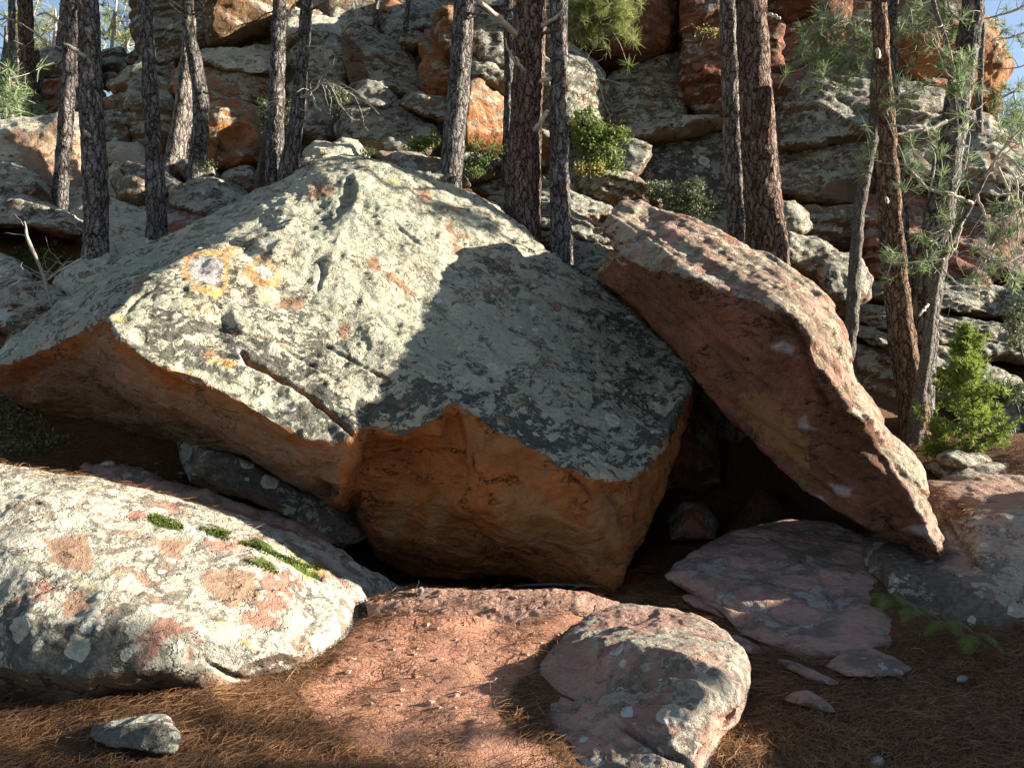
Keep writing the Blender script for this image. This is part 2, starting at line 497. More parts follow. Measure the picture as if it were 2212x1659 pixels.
def auto_rock(name, label, poly, d, bulge=0.35, lean=0.0, yaw=0.0, edge=None, back=None, vox=None, mat=None, group=None,
              amps=None, strata=(0, 0, (0, 0, 1)), facets=4, **kw):
    """a broken, faceted block from its outline: lean = how much farther the top is than the bottom, yaw = right farther than left"""
    o2 = np.array(poly, float)
    mo = o2.mean(0); rr_ = np.linalg.norm(o2 - mo, axis=1)[:, None]
    o2 = mo + (o2 - mo) * (rr_ + 7.0) / rr_
    x0, y0 = o2.min(0); x1, y1 = o2.max(0)
    cx, cy, w, h = (x0 + x1) / 2, (y0 + y1) / 2, max(x1 - x0, 1), max(y1 - y0, 1)
    r = random.Random(hash_name(label))
    ch = []
    n = len(o2)
    for k in range(n):
        a, b = o2[k], o2[(k + 1) % n]
        L = np.hypot(*(b - a)); m = max(1, int(L / 22))
        for t in np.linspace(0, 1, m, endpoint=False):
            q = a + (b - a) * t
            j = 1.8 if 0 < t else 0.4
            ch.append((q[0] + r.gauss(0, j), q[1] + r.gauss(0, j)))
    sm = np.array(ch)
    mn = min(w, h); size = mn / F * d
    e = (edge or .30 * mn) * .30
    pl = lambda X, Y: d + lean * (cy - Y) / h + yaw * (X - cx) / w
    # flat facets: the front is the envelope of planes, each falling away beyond its own line
    fac = []
    for q in range(facets):
        ang = 2 * math.pi * (q + r.uniform(-.3, .3)) / facets + r.uniform(0, .5)
        nx, ny = math.cos(ang), math.sin(ang)
        off = r.uniform(.16, .42)
        slope = r.uniform(.3, 1.9) * bulge / size * 1.2
        if ny < -.5: slope *= 1.35
        fac.append((nx, ny, off * mn, slope * size / mn))
    def depth(X, Y):
        ds = pl(X, Y)
        add = 0.0
        for nx, ny, off, sl in fac:
            add = max(add, ((X - cx) * nx * (mn / w) ** .5 + (Y - cy) * ny * (mn / h) ** .5 - off) * sl)
        return ds + add
    gs = max(6.0, mn / 11)
    gx, gy = np.meshgrid(np.arange(x0, x1, gs), np.arange(y0, y1, gs))
    gx = gx.ravel() + np.array([r.uniform(-.25, .25) for _ in range(gx.size)]) * gs; gy = gy.ravel()
    sd = sdf(gx, gy, [tuple(q) for q in sm])
    rb = bulge * .28
    inn = []
    for X, Y, s in zip(gx, gy, sd):
        if s < gs * .4: continue
        t = min(1, s / e)
        inn.append([(X, Y, depth(X, Y) + rb * (1 - t) ** 1.5)])
    rim = [(q[0], q[1], depth(q[0], q[1]) + rb * 1.25) for q in sm]
    back = back or max(.5, .8 * size)
    vox = vox or max(.026, d * .0029)
    if amps is None:
        amps = ((.03 * size, 1.5 / max(size, .3)), (.020 * size, 3.6 / max(size, .3)), (.022, 4.5), (.016, 10.0), (.010, 21.0))
    kw.setdefault('blocky', (.013 * min(size, 1.6), 1.5 / max(size, .5)))
    return rock(name, label, rim, inn, back, vox, 1, amps, strata, mat=mat, group=group, **kw)
# ------------------------------------------------------------------ ground
GP = [  # control heights: x, y, z
    (0,2,0),(-3,2,.05),(3,2,.05),(0,4,0),(-2,3.5,0),(2,4,0),(-1,5,.02),(.3,5.6,.02),(-.6,5.9,.03),(.7,5.7,.0),(2.2,4.6,.02),(3.5,4.3,.05),
    (-.4,6.6,-.30),(.4,6.6,-.30),(-1.2,6.6,-.15),(1.3,6.2,.02),(1.5,7.2,.1),(-2.2,6.0,.12),(-3.2,5.6,.55),(-4.2,5.4,.95),(-3.4,6.8,.75),(-4.6,6.4,1.15),
    (-5.2,7.6,1.75),(-4.6,8.2,2.2),(-4.3,8.8,2.6),(-6.5,8.5,2.3),(-4.3,9.6,3.0),(-6.5,10,3.3),(-2.5,8.6,2.5),(-3.2,9.9,3.5),(-2.5,10.2,3.8),(-4.4,11,4.2),(-7,12,4.5),
    (-.8,9.3,2.9),(0,9.0,2.5),(.6,8.8,2.6),(-.8,9.9,3.4),(.1,10.5,3.6),(1.5,10.3,3.3),(2.9,9.8,2.4),(3.2,9.5,2.2),(1.2,8.6,1.4),
    (4.0,8.3,1.0),(3.9,7.6,.85),(4.4,7.4,.8),(4.7,7.9,1.1),(3.6,6.6,.6),(4.6,6.4,.75),(3.1,5.4,.3),(4.2,5.4,.3),(6,6,.9),(6.0,8.6,1.2),(2.4,7.6,.7),
    (5,9.5,1.3),(6.5,10.5,2.0),(3.5,11,2.6),(2.2,7.8,.05),(2.6,7.2,.1),(1.6,7.9,.1),(3.0,7.6,.25),(2.8,6.8,.15),(4.2,9.0,1.2),(5,8.6,1.1),(0,12,4.6),(-3,12.5,5.0),(-9,9,2.8),(-10,14,6),(-6,15,6.3),(9,8,1.6),(9,12,4),
    (-9,4,1.0),(-7,2,.3),(8,3,.4),(0,-2,0),(6,-3,0),(-6,-3,.1),(0,15,6.5),(6,15,6.5),(0,20,8),(-12,20,8),(12,20,7),(-20,10,5),(20,10,2.5),(18,0,.5),(-18,0,1),(-1,3,0),(1,3,0),(-1.6,4.3,.0),(1.4,5.2,.0),(2.2,5.4,.08),(.9,5.0,.0),(0,5,.0),(-.6,4.5,0),(2.6,3.6,.0),(1.6,4.3,0),(-2.6,4.0,0),(-.9,6.0,-.02),(.7,6.6,-.22),(1.2,7.6,-.05),(0,7.4,-.35),(-1.2,7.2,-.2),(-2.2,7.4,.1),(1.9,6.6,.0),(2.4,6.4,.12),(-.6,4.95,.08),(0,4.95,.09),(.5,4.98,.08),(-.7,5.14,.14),(-.2,5.14,.17),(.3,5.14,.16),(0,5.7,-.05),(-.6,5.6,-.02),(.5,5.6,-.02)]
GP = np.array(GP, float)
def _tps_k(r2): return .5 * r2 * np.log(r2 + 1e-9)
_n = len(GP)
_A = np.zeros((_n + 3, _n + 3))
_A[:_n, :_n] = _tps_k((GP[:, None, 0] - GP[None, :, 0]) ** 2 + (GP[:, None, 1] - GP[None, :, 1]) ** 2) + np.eye(_n) * .02
_A[:_n, _n] = 1; _A[:_n, _n + 1:] = GP[:, :2]; _A[_n, :_n] = 1; _A[_n + 1:, :_n] = GP[:, :2].T
_W = np.linalg.solve(_A, np.concatenate([GP[:, 2], [0, 0, 0]]))
def ground_z(x, y):
    x = np.asarray(x, float); y = np.asarray(y, float)
    xc = np.clip(x, -22, 22); yc = np.clip(y, -6, 22)
    z = np.full(x.shape, _W[_n]) + _W[_n + 1] * xc + _W[_n + 2] * yc
    for k in range(_n):
        z += _W[k] * _tps_k((xc - GP[k, 0]) ** 2 + (yc - GP[k, 1]) ** 2)
    q = np.stack([x.ravel(), y.ravel(), np.zeros(x.size)], 1)
    near = np.exp(-np.maximum(0, np.hypot(x, y - 4) - 4) / 4).ravel()
    z = z.ravel() + .030 * fbm(q * 1.3, 3) + .010 * vnoise(q * 7) + (1 - near) * .12 * fbm(q * .5 + 5, 3)
    return z.reshape(x.shape)

SOIL = [(770,1340),(850,1290),(1000,1275),(1200,1270),(1330,1300),(1240,1345),(1150,1410),(1130,1470),(1085,1530),(1120,1590),(1235,1670),(1000,1680),(840,1640),(690,1560),(640,1500),(700,1430)]
def make_ground():
    nu = 460
    t = np.linspace(-1, 1, nu)
    X = 5.5 * t + 40 * t ** 5 + 500 * t ** 13
    nv = 460
    s = np.linspace(0, 1, nv)
    Y = 2.3 + 6.5 * s + 40 * s ** 5 + 700 * s ** 13
    s2 = np.linspace(1, 0, 40, endpoint=False)
    Y = np.concatenate([2.3 - 8 * s2 - 300 * s2 ** 5, Y]); nv = len(Y)
    xx, yy = np.meshgrid(X, Y)
    zz = ground_z(xx, yy)
    far = np.clip((np.hypot(xx, yy) - 24) / 60, 0, 1)
    zz = zz * (1 - far) + far * 4.0
    co = np.stack([xx.ravel(), yy.ravel(), zz.ravel()], 1)
    # clods and grit on the bare earth
    px, py = to_px(co)
    vis = co[:, 1] > 2.4
    soil = np.where(vis, np.clip(.5 + (sdf(px + 14 * vnoise(co * 3), py + 14 * vnoise(co * 3 + 9), SOIL)) / 60, 0, 1), 0)
    co[:, 2] += .006 * np.abs(vnoise(co * 22)) * soil + .004 * vnoise(co * 40) * soil
    a = np.arange(nu * nv).reshape(nv, nu)
    q = np.stack([a[:-1, :-1], a[:-1, 1:], a[1:, 1:], a[1:, :-1]], -1).reshape(-1, 4)
    me = mesh_np('ground', co, q.ravel(), np.full(len(q), 4))
    at = np.zeros((len(co), 4), np.float32); at[:, 0] = soil
    set_attr(me, 'soil', at)
    g = G('earth and needle litter')
    c = g.coord(False)
    s_, _, _, _ = g.attr('soil')
    n1 = g.noise(c, 1.7, 5, .6); n2 = g.noise(c, 14, 6, .7); n3 = g.noise(c, 70, 5, .7)
    st = g.noise(g.vmath('MULTIPLY', g.vmath('ADD', c, g.vmath('SCALE', g.noise(c, 2.5, 2, .5, color=True), scale=.9)), (60, 9, 30)), 1.6, 3, .6)
    earth = g.mix(g.step(n2, .3, .7), (.47,.22,.138), (.56,.31,.205))
    earth = g.mix(g.step(n3, .35, .7, 0, .6), earth, (.30,.125,.07))
    lit = g.mix(g.step(st, .35, .65), (.060,.032,.017), (.19,.095,.042))
    lit = g.mix(g.step(n2, .35, .7, 0, .5), lit, (.10,.048,.024))
    m = g.step(g.math('ADD', s_, g.math('MULTIPLY', g.math('SUBTRACT', n2, .5), .9)), .35, .62)
    col = g.mix(m, lit, earth)
    h = g.math('ADD', g.math('MULTIPLY', n2, .6), g.math('ADD', g.math('MULTIPLY', n3, .4), g.math('MULTIPLY', st, .5)))
    mat = g.finish(col, .95, g.bump(h, .9, .03), .15)
    return tag(link('ground', me, mat), 'forest floor of red earth and fallen pine needles', None, None, 'structure')
GROUND = make_ground()

# ------------------------------------------------------------------ stone finishes
M_MAIN = rock_mat('grey lichen crust on rust sandstone', (.32,.19,.115), (.25,.145,.09), (.445,.405,.295), (.31,.315,.235), (.52), (.060,.058,.048), .46,
                  (.38,.19,.12), .12, .09, 6.0, 1.0, True, (.40,.152,.048), (.24,.084,.030), .25, yellow=.05, stretch=(1, 1, 1.5))
M_SLAB = rock_mat('rose sandstone thinly crusted', (.52,.325,.245), (.46,.275,.19), (.48,.40,.29), (.37,.30,.21), .27, (.14,.10,.065), .28,
                  (.40,.19,.13), .32, .0, 8, 1.1, True, (.29,.122,.070), (.14,.066,.036), .7, (.6,-.2,.75), 1.4)
M_LEFT = rock_mat('sandstone with pale lichen rosettes', (.34,.21,.14), (.29,.19,.125), (.44,.405,.31), (.34,.325,.265), .46, (.09,.085,.068), .36,
                  (.40,.19,.13), .30, .36, 6.0, 1.0, True, (.20,.13,.085), (.085,.062,.045), .2, yellow=.12)
M_CENTRE = rock_mat('rose sandstone with grey lichen', (.45,.275,.205), (.38,.225,.165), (.40,.355,.28), (.31,.275,.22), .27, (.12,.10,.07), .26,
                    (.38,.21,.16), .30, .18, 7.0, 1.2, False, strata=.45)
M_FLAT = rock_mat('smooth rose sandstone', (.38,.235,.185), (.31,.185,.145), (.33,.30,.26), (.24,.20,.17), .04, (.08,.065,.055), .22,
                  (.28,.15,.115), .2, .0, 9.0, 1.0, False, strata=.25, bump=.7)
M_RIGHT = rock_mat('brown sandstone with grey lichen', (.40,.25,.185), (.33,.205,.15), (.42,.37,.29), (.34,.295,.235), .28, (.09,.075,.06), .38,
                   (.34,.18,.125), .25, .15, 7.0, 1.0, True, (.16,.10,.055), (.09,.06,.035), .4)
M_GREY = rock_mat('grey crusted cliff stone', (.30,.20,.135), (.25,.16,.105), (.38,.35,.275), (.25,.245,.195), .38, (.048,.044,.036), .52,
                  (.30,.15,.10), .12, .12, 4.0, .8, True, (.19,.115,.068), (.115,.075,.05), .35, stretch=(1, 1, 1.6))
M_PALE = rock_mat('pale sunlit cliff stone', (.38,.26,.17), (.32,.20,.13), (.55,.50,.38), (.42,.40,.31), .62, (.09,.085,.07), .30,
                  (.42,.21,.13), .2, .08, 4.0, .8, True, (.26,.15,.08), (.16,.09,.05), .4)
M_BROWN = rock_mat('brown cliff stone', (.30,.19,.12), (.24,.14,.085), (.40,.37,.28), (.28,.28,.22), .34, (.065,.058,.045), .40,
                   (.30,.15,.09), .25, .05, 5.0, .8, True, (.21,.125,.062), (.12,.07,.038), .5)
M_RED = rock_mat('red cliff stone', (.33,.135,.085), (.27,.105,.062), (.34,.30,.24), (.26,.24,.20), .16, (.075,.055,.045), .26,
                 (.36,.14,.085), .4, .0, 5.0, .7, True, (.21,.085,.045), (.12,.05,.028), .7)
M_ORANGE = rock_mat('orange cliff stone', (.42,.20,.10), (.36,.15,.07), (.40,.34,.24), (.30,.27,.2), .14, (.10,.07,.04), .25,
                    (.42,.17,.09), .3, .0, 5.0, .8, True, (.34,.15,.05), (.2,.08,.03), .5)
M_BEDS = rock_mat('thin bedded grey stone', (.26,.18,.125), (.22,.14,.095), (.40,.365,.28), (.27,.27,.215), .46, (.05,.046,.038), .52,
                  (.32,.15,.10), .15, .05, 5.0, .9, True, (.20,.11,.06), (.11,.065,.04), .8, (.35,.1,.95), 1.2, stretch=(1, 1, 2.2))

# ------------------------------------------------------------------ the big boulder
ORANGE_REGION = [(770,935),(800,925),(870,940),(925,915),(978,872),(1050,910),(1130,960),(1200,1005),(1290,1035),(1350,1040),(1390,1015),(1440,960),(1490,850),(1560,850),(1400,1300),(760,1300),(700,1090)]
UNDER_LEFT = [(-40,830),(60,800),(130,750),(225,690),(262,740),(330,795),(480,845),(570,905),(660,945),(720,955),(768,940),(790,1000),(720,1100),(300,960),(-40,930)]
rock('boulder', 'huge lichen-crusted boulder with an orange underside, half in shadow, below the pines',
    [(0,790,6.6),(30,745,6.9),(90,690,7.3),(160,635,7.6),(225,585,7.8),(300,540,7.9),(380,498,8.0),(450,462,8.05),(520,432,8.1),(590,400,8.15),(640,372,8.15),(690,350,8.2),(740,342,8.2),(800,348,8.25),(850,362,8.3),(905,388,8.3),(965,402,8.3),(1020,420,8.35),(1070,448,8.35),(1115,487,8.3),(1170,533,8.2),(1230,572,8.1),(1290,602,8.0),(1330,640,7.9),(1400,705,7.6),(1470,775,7.3),(1500,815,7.1),(1504,850,7.0),(1478,920,6.75),(1455,985,6.55),(1425,1060,6.4),(1390,1140,6.2),(1350,1215,6.02),(1322,1277,5.95),(1250,1262,6.15),(1150,1256,6.5),(1000,1250,6.75),(880,1240,6.9),(820,1205,6.9),(760,1120,6.9),(700,1085,7.0),(600,1040,7.2),(480,985,7.4),(380,950,7.5),(250,930,7.4),(140,905,7.2),(50,865,6.9),(0,825,6.7)],
    [
     # lip from the left tip round the corner and down to the nose
     [(70,765,6.45),(150,725,6.05),(210,692,5.72),(235,688,5.62),(262,735,5.52),(330,790,5.45),(420,825,5.45),(520,870,5.48),(600,920,5.5),(660,950,5.5),(720,957,5.5),(766,940,5.52)],
     # rust hollow beneath the lip
     [(130,800,6.5),(250,830,6.3),(380,880,6.12),(500,935,6.05),(600,985,5.98),(680,1035,5.92)],
     [(200,880,7.0),(330,915,6.95),(450,950,6.85),(560,1000,6.7)],
     # notch and nose edge
     [(776,950,5.66),(800,930,5.75),(870,942,5.72),(925,918,5.72),(978,880,5.72),(1050,918,5.72),(1130,965,5.72),(1200,1010,5.74),(1290,1034,5.80),(1345,1035,5.90),(1385,1010,6.05),(1440,930,6.4),(1480,850,6.8)],
     # rust face
     [(766,948,5.54),(756,1000,5.62),(744,1045,5.74),(730,1082,5.86)],
     [(784,962,5.86),(780,1010,6.04),(772,1060,6.12),(782,1112,6.22),(812,1160,6.35)],
     [(870,985,6.10),(890,1080,6.12),(905,1170,6.36)],
     [(976,912,5.90),(984,990,5.98),(1000,1090,6.0),(1030,1190,6.28)],
     [(1010,925,5.80),(1040,1000,5.78),(1070,1100,5.82),(1090,1190,6.12)],
     [(1120,1010,5.86),(1160,1100,5.78),(1180,1190,6.05)],
     [(1280,1060,5.84),(1270,1150,5.80),(1260,1225,6.02)],
     [(1370,1060,6.05),(1340,1150,5.94)],
     # ridge between the shaded flank and the lit face
     [(262,668,5.75),(330,625,6.05),(400,570,6.45),(480,515,6.9),(560,455,7.45),(640,400,7.85)],
     [(140,690,6.75),(250,600,7.25),(380,530,7.6),(500,462,7.85)],
     # lit face
     [(330,740,5.62),(420,770,5.62),(520,800,5.66),(600,850,5.66),(700,910,5.62)],
     [(400,660,5.95),(520,690,6.0),(640,770,5.95),(760,860,5.78),(860,910,5.76)],
     [(480,570,6.45),(600,600,6.45),(740,680,6.35),(880,780,6.12),(980,850,5.92)],
     [(600,480,7.1),(720,510,7.05),(860,600,6.85),(1000,720,6.55),(1130,860,6.15),(1240,960,5.98)],
     [(700,400,7.75),(770,398,7.72),(780,425,7.60),(900,480,7.55),(1020,580,7.3),(1140,700,7.0),(1260,850,6.6),(1340,950,6.3)],
     [(960,440,8.0),(1080,520,7.85),(1200,620,7.65),(1310,730,7.4),(1390,840,7.0),(1430,910,6.65)],
    ], back=3.0, vox=.0165, smooth=2, shrink=.8,
    amps=((.055, 1.1), (.034, 2.8), (.018, 6.5), (.011, 13.0), (.006, 24.0)), strata=(.006, 8, (.1,-.45,.9)),
    grooves=[([(515,745),(535,775),(590,805),(660,850),(715,895),(745,925),(770,950)], 4, .05),
             ([(700,742),(745,770),(800,800),(860,830)], 2.6, .02), ([(440,690),(520,720),(600,745),(690,800),(760,840)], 3, .022),
             ([(752,395),(748,420),(735,445),(728,470)], 8, .06), ([(1130,610),(1200,640),(1280,680),(1330,720)], 4, .03),
             ([(845,480),(880,515),(915,545)], 4, .03), ([(690,560),(696,590),(684,640)], 3.5, .025),
             ([(1300,1060),(1330,1095),(1335,1130),(1345,1150)], 4, .05), ([(1205,1005),(1260,1050),(1290,1090)], 4, .04),
             ([(985,880),(995,930),(1000,990),(970,1010)], 5, .05), ([(300,778),(380,800),(450,822)], 4, .05),
             ([(640,1005),(700,1045),(740,1075)], 4, .05), ([(1270,1180),(1305,1165),(1318,1190)], 3, .03), ([(400,910),(470,945),(560,985)], 3, .03),
             ([(260,690),(300,650),(330,640)], 5, .03), ([(1040,545),(1065,580),(1100,610),(1140,640)], 5, .045)],
    dents=[([(745,385),(765,380),(772,410),(760,445),(738,455)], -.05, 12), ([(440,660),(500,655),(520,720),(470,745),(440,710)], -.05, 25)],
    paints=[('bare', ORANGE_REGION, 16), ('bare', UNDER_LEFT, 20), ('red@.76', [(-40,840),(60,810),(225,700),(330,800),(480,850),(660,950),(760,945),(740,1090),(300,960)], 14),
            ('tan', [(1045,1090),(1100,1050),(1170,1060),(1250,1120),(1310,1180),(1330,1230),(1240,1200),(1100,1180),(1060,1140)], 40),
            ('tan', [(990,880),(1050,920),(1130,965),(1200,1010),(1180,1050),(1100,1010),(1010,990)], 30),
            ('tan', [(815,1150),(860,1040),(900,1030),(880,1120),(850,1190)], 26), ('tan', [(900,1130),(960,1050),(990,1090),(930,1180)], 30),
            ('tan', [(500,880),(640,960),(740,1000),(720,1080),(600,1010),(480,930)], 30), ('tan', [(1290,1040),(1350,1060),(1330,1200),(1260,1130)], 30),
            ('orange', [(394,590),(402,568),(420,556),(455,542),(478,536),(500,528),(516,540),(500,562),(498,596),(494,630),(474,656),(440,650),(412,632),(396,612)], 8),
            ('orange', [(530,578),(546,556),(566,552),(590,570),(612,600),(596,622),(556,620),(536,606)], 8),
            ('orange@.40', [(380,560),(470,515),(540,525),(630,580),(620,640),(500,690),(390,680)], 24), ('orange@.45', [(392,650),(430,640),(490,650),(500,680),(450,700),(400,690)], 22), ('orange@.4', [(370,610),(400,600),(420,650),(400,690),(380,660)], 16), ('orange@.5', [(590,625),(610,640),(606,668),(592,660)], 12),
            ('orange', [(480,766),(500,770),(512,782),(500,792),(482,784)], 6), ('orange@.5', [(455,790),(480,796),(478,812),(458,806)], 8),
            ('-orange', [(408,592),(412,576),(440,562),(480,560),(486,590),(482,622),(468,640),(440,636),(418,622)], 4), ('-orange', [(546,582),(556,568),(570,566),(588,584),(598,600),(586,608),(560,606)], 4),
            ('chalk', [(416,590),(440,572),(478,566),(480,590),(476,618),(450,630),(428,614)], 8), ('chalk', [(410,574),(440,566),(480,572),(478,596),(450,606),(428,600)], 9), ('chalk', [(550,580),(564,572),(590,594),(568,600)], 7),
            ('chalk', [(508,745),(520,740),(528,770),(560,790),(552,796),(520,778)], 5),
            ('red', [(440,606),(480,600),(484,626),(456,634)], 10), ('red', [(955,470),(985,500),(1010,515),(990,520),(960,495)], 8), ('red', [(880,415),(930,440),(1000,450),(990,470),(920,455)], 14),
            ('red', [(790,565),(815,560),(820,590),(795,585)], 7), ('red', [(820,590),(850,600),(910,640),(890,640),(840,615)], 5), ('red', [(620,640),(660,650),(640,680),(600,670)], 10), ('red', [(980,520),(1005,530),(1000,548),(975,540)], 8),
            ('red', [(660,410),(720,400),(715,425),(670,430)], 8), ('red', [(300,625),(360,585),(330,605),(280,660)], 10),
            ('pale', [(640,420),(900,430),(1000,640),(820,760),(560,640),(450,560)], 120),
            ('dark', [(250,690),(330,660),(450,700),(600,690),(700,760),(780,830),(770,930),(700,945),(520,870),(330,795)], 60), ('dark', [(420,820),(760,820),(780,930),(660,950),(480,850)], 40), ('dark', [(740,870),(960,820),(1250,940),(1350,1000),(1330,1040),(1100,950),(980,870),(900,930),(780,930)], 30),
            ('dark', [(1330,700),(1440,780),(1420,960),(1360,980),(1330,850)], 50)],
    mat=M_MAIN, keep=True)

# the stone wedged beneath it
rock('boulder', 'dark brown block wedged under the huge boulder on its left half',
    [(382,958,7.2),(420,940,7.2),(520,960,7.2),(640,1020,7.0),(760,1085,6.8),(790,1130,6.75),(790,1165,6.6),(740,1180,6.45),(640,1130,6.35),(540,1085,6.45),(460,1062,6.6),(410,1040,6.75),(385,1005,6.95)],
    [[(440,975,6.75),(500,985,6.6),(640,1060,6.5),(740,1120,6.45)], [(430,1020,6.62),(520,1050,6.42),(640,1105,6.35)]],
    back=1.0, vox=.025, smooth=3, amps=((.03,2.5),(.015,7),(.008,18)), mat=M_BROWN, paints=[('dark', [(500,960),(800,1100),(780,1180),(480,1070)], 20)])

# ------------------------------------------------------------------ the leaning slab
SLAB_UNDER = [(1300,600),(1330,560),(1400,590),(1470,600),(1540,628),(1610,645),(1670,668),(1720,700),(1750,750),(1765,790),(1800,830),(1835,905),(1880,905),(1905,980),(1960,1070),(2000,1140),(2020,1220),(1800,1200),(1480,900),(1380,760)]
rock('boulder', 'tilted rose sandstone slab leaning against the right side of the huge boulder',
    [(1298,488,7.13),(1312,478,7.18),(1322,452,7.38),(1345,438,7.48),(1385,436,7.47),(1405,452,7.42),(1440,455,7.25),(1500,474,6.95),(1560,500,6.85),(1620,528,6.65),(1680,556,6.40),(1725,585,6.27),(1755,608,6.15),(1778,635,6.07),(1800,668,6.00),(1818,705,5.93),(1832,755,5.85),(1842,800,5.76),(1852,832,5.73),(1878,858,5.65),(1905,890,5.75),(1930,930,5.67),(1955,962,5.64),(1982,1000,5.60),(1993,1040,5.51),(2000,1078,5.43),(2012,1115,5.39),(2024,1150,5.35),(2036,1170,5.34),(2030,1206,5.26),(1998,1188,5.37),(1930,1168,5.47),(1870,1140,5.39),(1800,1100,5.45),(1735,1060,5.53),(1680,1015,5.65),(1630,965,5.80),(1580,905,6.10),(1520,835,6.27),(1470,775,6.46),(1420,722,6.77),(1370,665,7.01),(1325,620,7.13),(1302,600,7.18),(1300,570,7.18),(1318,548,7.13),(1340,545,7.08),(1325,530,7.08),(1310,508,7.08)],
    [[(1345,545,6.78),(1400,578,6.45),(1470,592,6.11),(1540,618,5.93),(1610,638,5.78),(1670,660,5.56),(1720,690,5.47),(1748,730,5.40),(1762,780,5.36),(1795,822,5.32),(1832,892,5.27),(1872,900,5.30),(1900,968,5.39),(1952,1055,5.31),(1995,1132,5.23),(2018,1180,5.19)],
     [(1350,480,7.03),(1420,510,6.72),(1520,555,6.30),(1620,590,6.10),(1700,630,5.80),(1765,690,5.66),(1800,760,5.58),(1840,840,5.47)],
     [(1380,620,6.71),(1450,660,6.32),(1540,720,6.03),(1640,800,5.70),(1740,900,5.54),(1830,1000,5.42),(1920,1090,5.41)],
     [(1360,640,6.88),(1440,725,6.52),(1540,830,6.17),(1640,940,5.80),(1740,1035,5.59),(1860,1110,5.40)],
     [(1560,670,5.87),(1650,700,5.60),(1700,760,5.52),(1780,860,5.43),(1850,960,5.35),(1940,1080,5.36)]],
    back=.75, vox=.018, smooth=2, shrink=.9, amps=((.030, 1.6), (.014, 4.0), (.011, 10.0), (.008, 26.0)), strata=(.020, 11, (.62,-.2,.75)), ridge=.25,
    grooves=[([(1480,680),(1540,740),(1590,770),(1640,800)], 5, .05), ([(1570,770),(1620,810),(1670,850)], 4, .04), ([(1595,705),(1640,745),(1680,770)], 3.5, .04),
             ([(1700,680),(1730,740),(1742,800),(1790,880),(1825,915)], 5, .05), ([(1640,1080),(1600,1020),(1640,1050)], 3, .03), ([(1780,990),(1830,1030),(1900,1040)], 3, .02),
             ([(1790,720),(1820,790),(1850,870),(1900,960),(1960,1040)], 4, .025), ([(1700,960),(1760,990),(1800,1040)], 3, .02), ([(1560,855),(1620,900),(1660,960)], 3, .02),
             ([(1610,660),(1680,700),(1710,720)], 3, .03), ([(1720,590),(1760,640),(1790,700)], 5, .02)],
    dents=[([(1660,735),(1700,735),(1720,755),(1690,765),(1668,757)], .03, 10), ([(1750,775),(1790,800),(1835,880),(1825,900),(1790,860),(1755,800)], .05, 8)],
    paints=[('bare', SLAB_UNDER, 8), ('chalk', [(1668,742),(1690,734),(1718,748),(1712,764),(1680,760)], 9), ('chalk', [(1715,905),(1735,895),(1745,920),(1770,930),(1740,935),(1720,925)], 9),
            ('chalk', [(1785,1040),(1815,1042),(1845,1050),(1840,1072),(1810,1072)], 9), ('chalk', [(1755,1065),(1775,1072),(1785,1085),(1770,1080)], 6), ('chalk', [(1370,520),(1385,528),(1392,545),(1375,538)], 7),
            ('chalk', [(1440,565),(1500,590),(1560,600),(1545,612),(1470,590)], 9), ('chalk', [(1955,1140),(2000,1130),(2010,1160),(1975,1150)], 9),
            ('-tan', [(1300,600),(1310,600),(1310,610)], 3), ('tan', [(1560,860),(1660,850),(1760,960),(1740,1030),(1640,960)], 60), ('dark', [(1460,610),(1700,680),(1800,850),(1760,860),(1560,700)], 30)],
    mat=M_SLAB, keep=True)

# stones deep in the cleft
rock('boulder', 'dark red block deep in the cleft between the huge boulder and the leaning slab',
    [(1470,860,8.3),(1520,865,8.3),(1545,920,8.2),(1565,1000,8.1),(1555,1050,8.0),(1520,1070,7.9),(1460,1050,7.9),(1400,1070,7.9),(1380,1000,8.0),(1420,920,8.2)],
    [[(1470,930,7.85),(1500,1000,7.7)]], back=1.2, vox=.035, smooth=3, amps=((.04,2.5),(.015,8)), mat=M_RED)
rock('rock', 'small pointed red stone on the floor of the dark cleft',
    [(1440,1120,7.3),(1475,1085,7.3),(1520,1082,7.3),(1550,1130,7.2),(1545,1165,7.0),(1450,1165,7.0)], [[(1490,1120,7.0)]], back=.5, vox=.025, smooth=2, amps=((.02,4),(.01,11)), mat=M_RED)
rock('boulder', 'shadowed block closing the back of the cleft',
    [(1330,700,8.9),(1500,700,8.9),(1700,760,8.9),(1800,860,8.6),(1880,1000,8.0),(1900,1150,7.6),(1600,1210,8.4),(1350,1240,8.6)], [[(1550,950,8.7),(1700,1050,8.4)]], back=1.2, vox=.05, smooth=3, amps=((.08,1.5),(.02,7)), mat=M_BROWN)

rock('boulder', 'brown boulder packed behind the leaning slab, hidden by it',  # filler added out of sight behind the slab to block light and cast shade
    [(1370,520,7.75),(1400,474,7.75),(1500,494,7.65),(1600,540,7.5),(1700,590,7.35),(1785,680,7.2),(1840,860,7.2),(1920,980,6.9),(1975,1080,6.6),(1960,1150,6.5),(1860,1100,6.9),(1740,1000,7.3),(1620,880,7.6),(1500,740,8.0)],
    [[(1440,540,7.4),(1560,600,7.2),(1700,720,6.95),(1840,980,6.5)]], back=1.6, vox=.05, smooth=2, amps=((.05,2),(.02,6)), mat=M_BROWN)

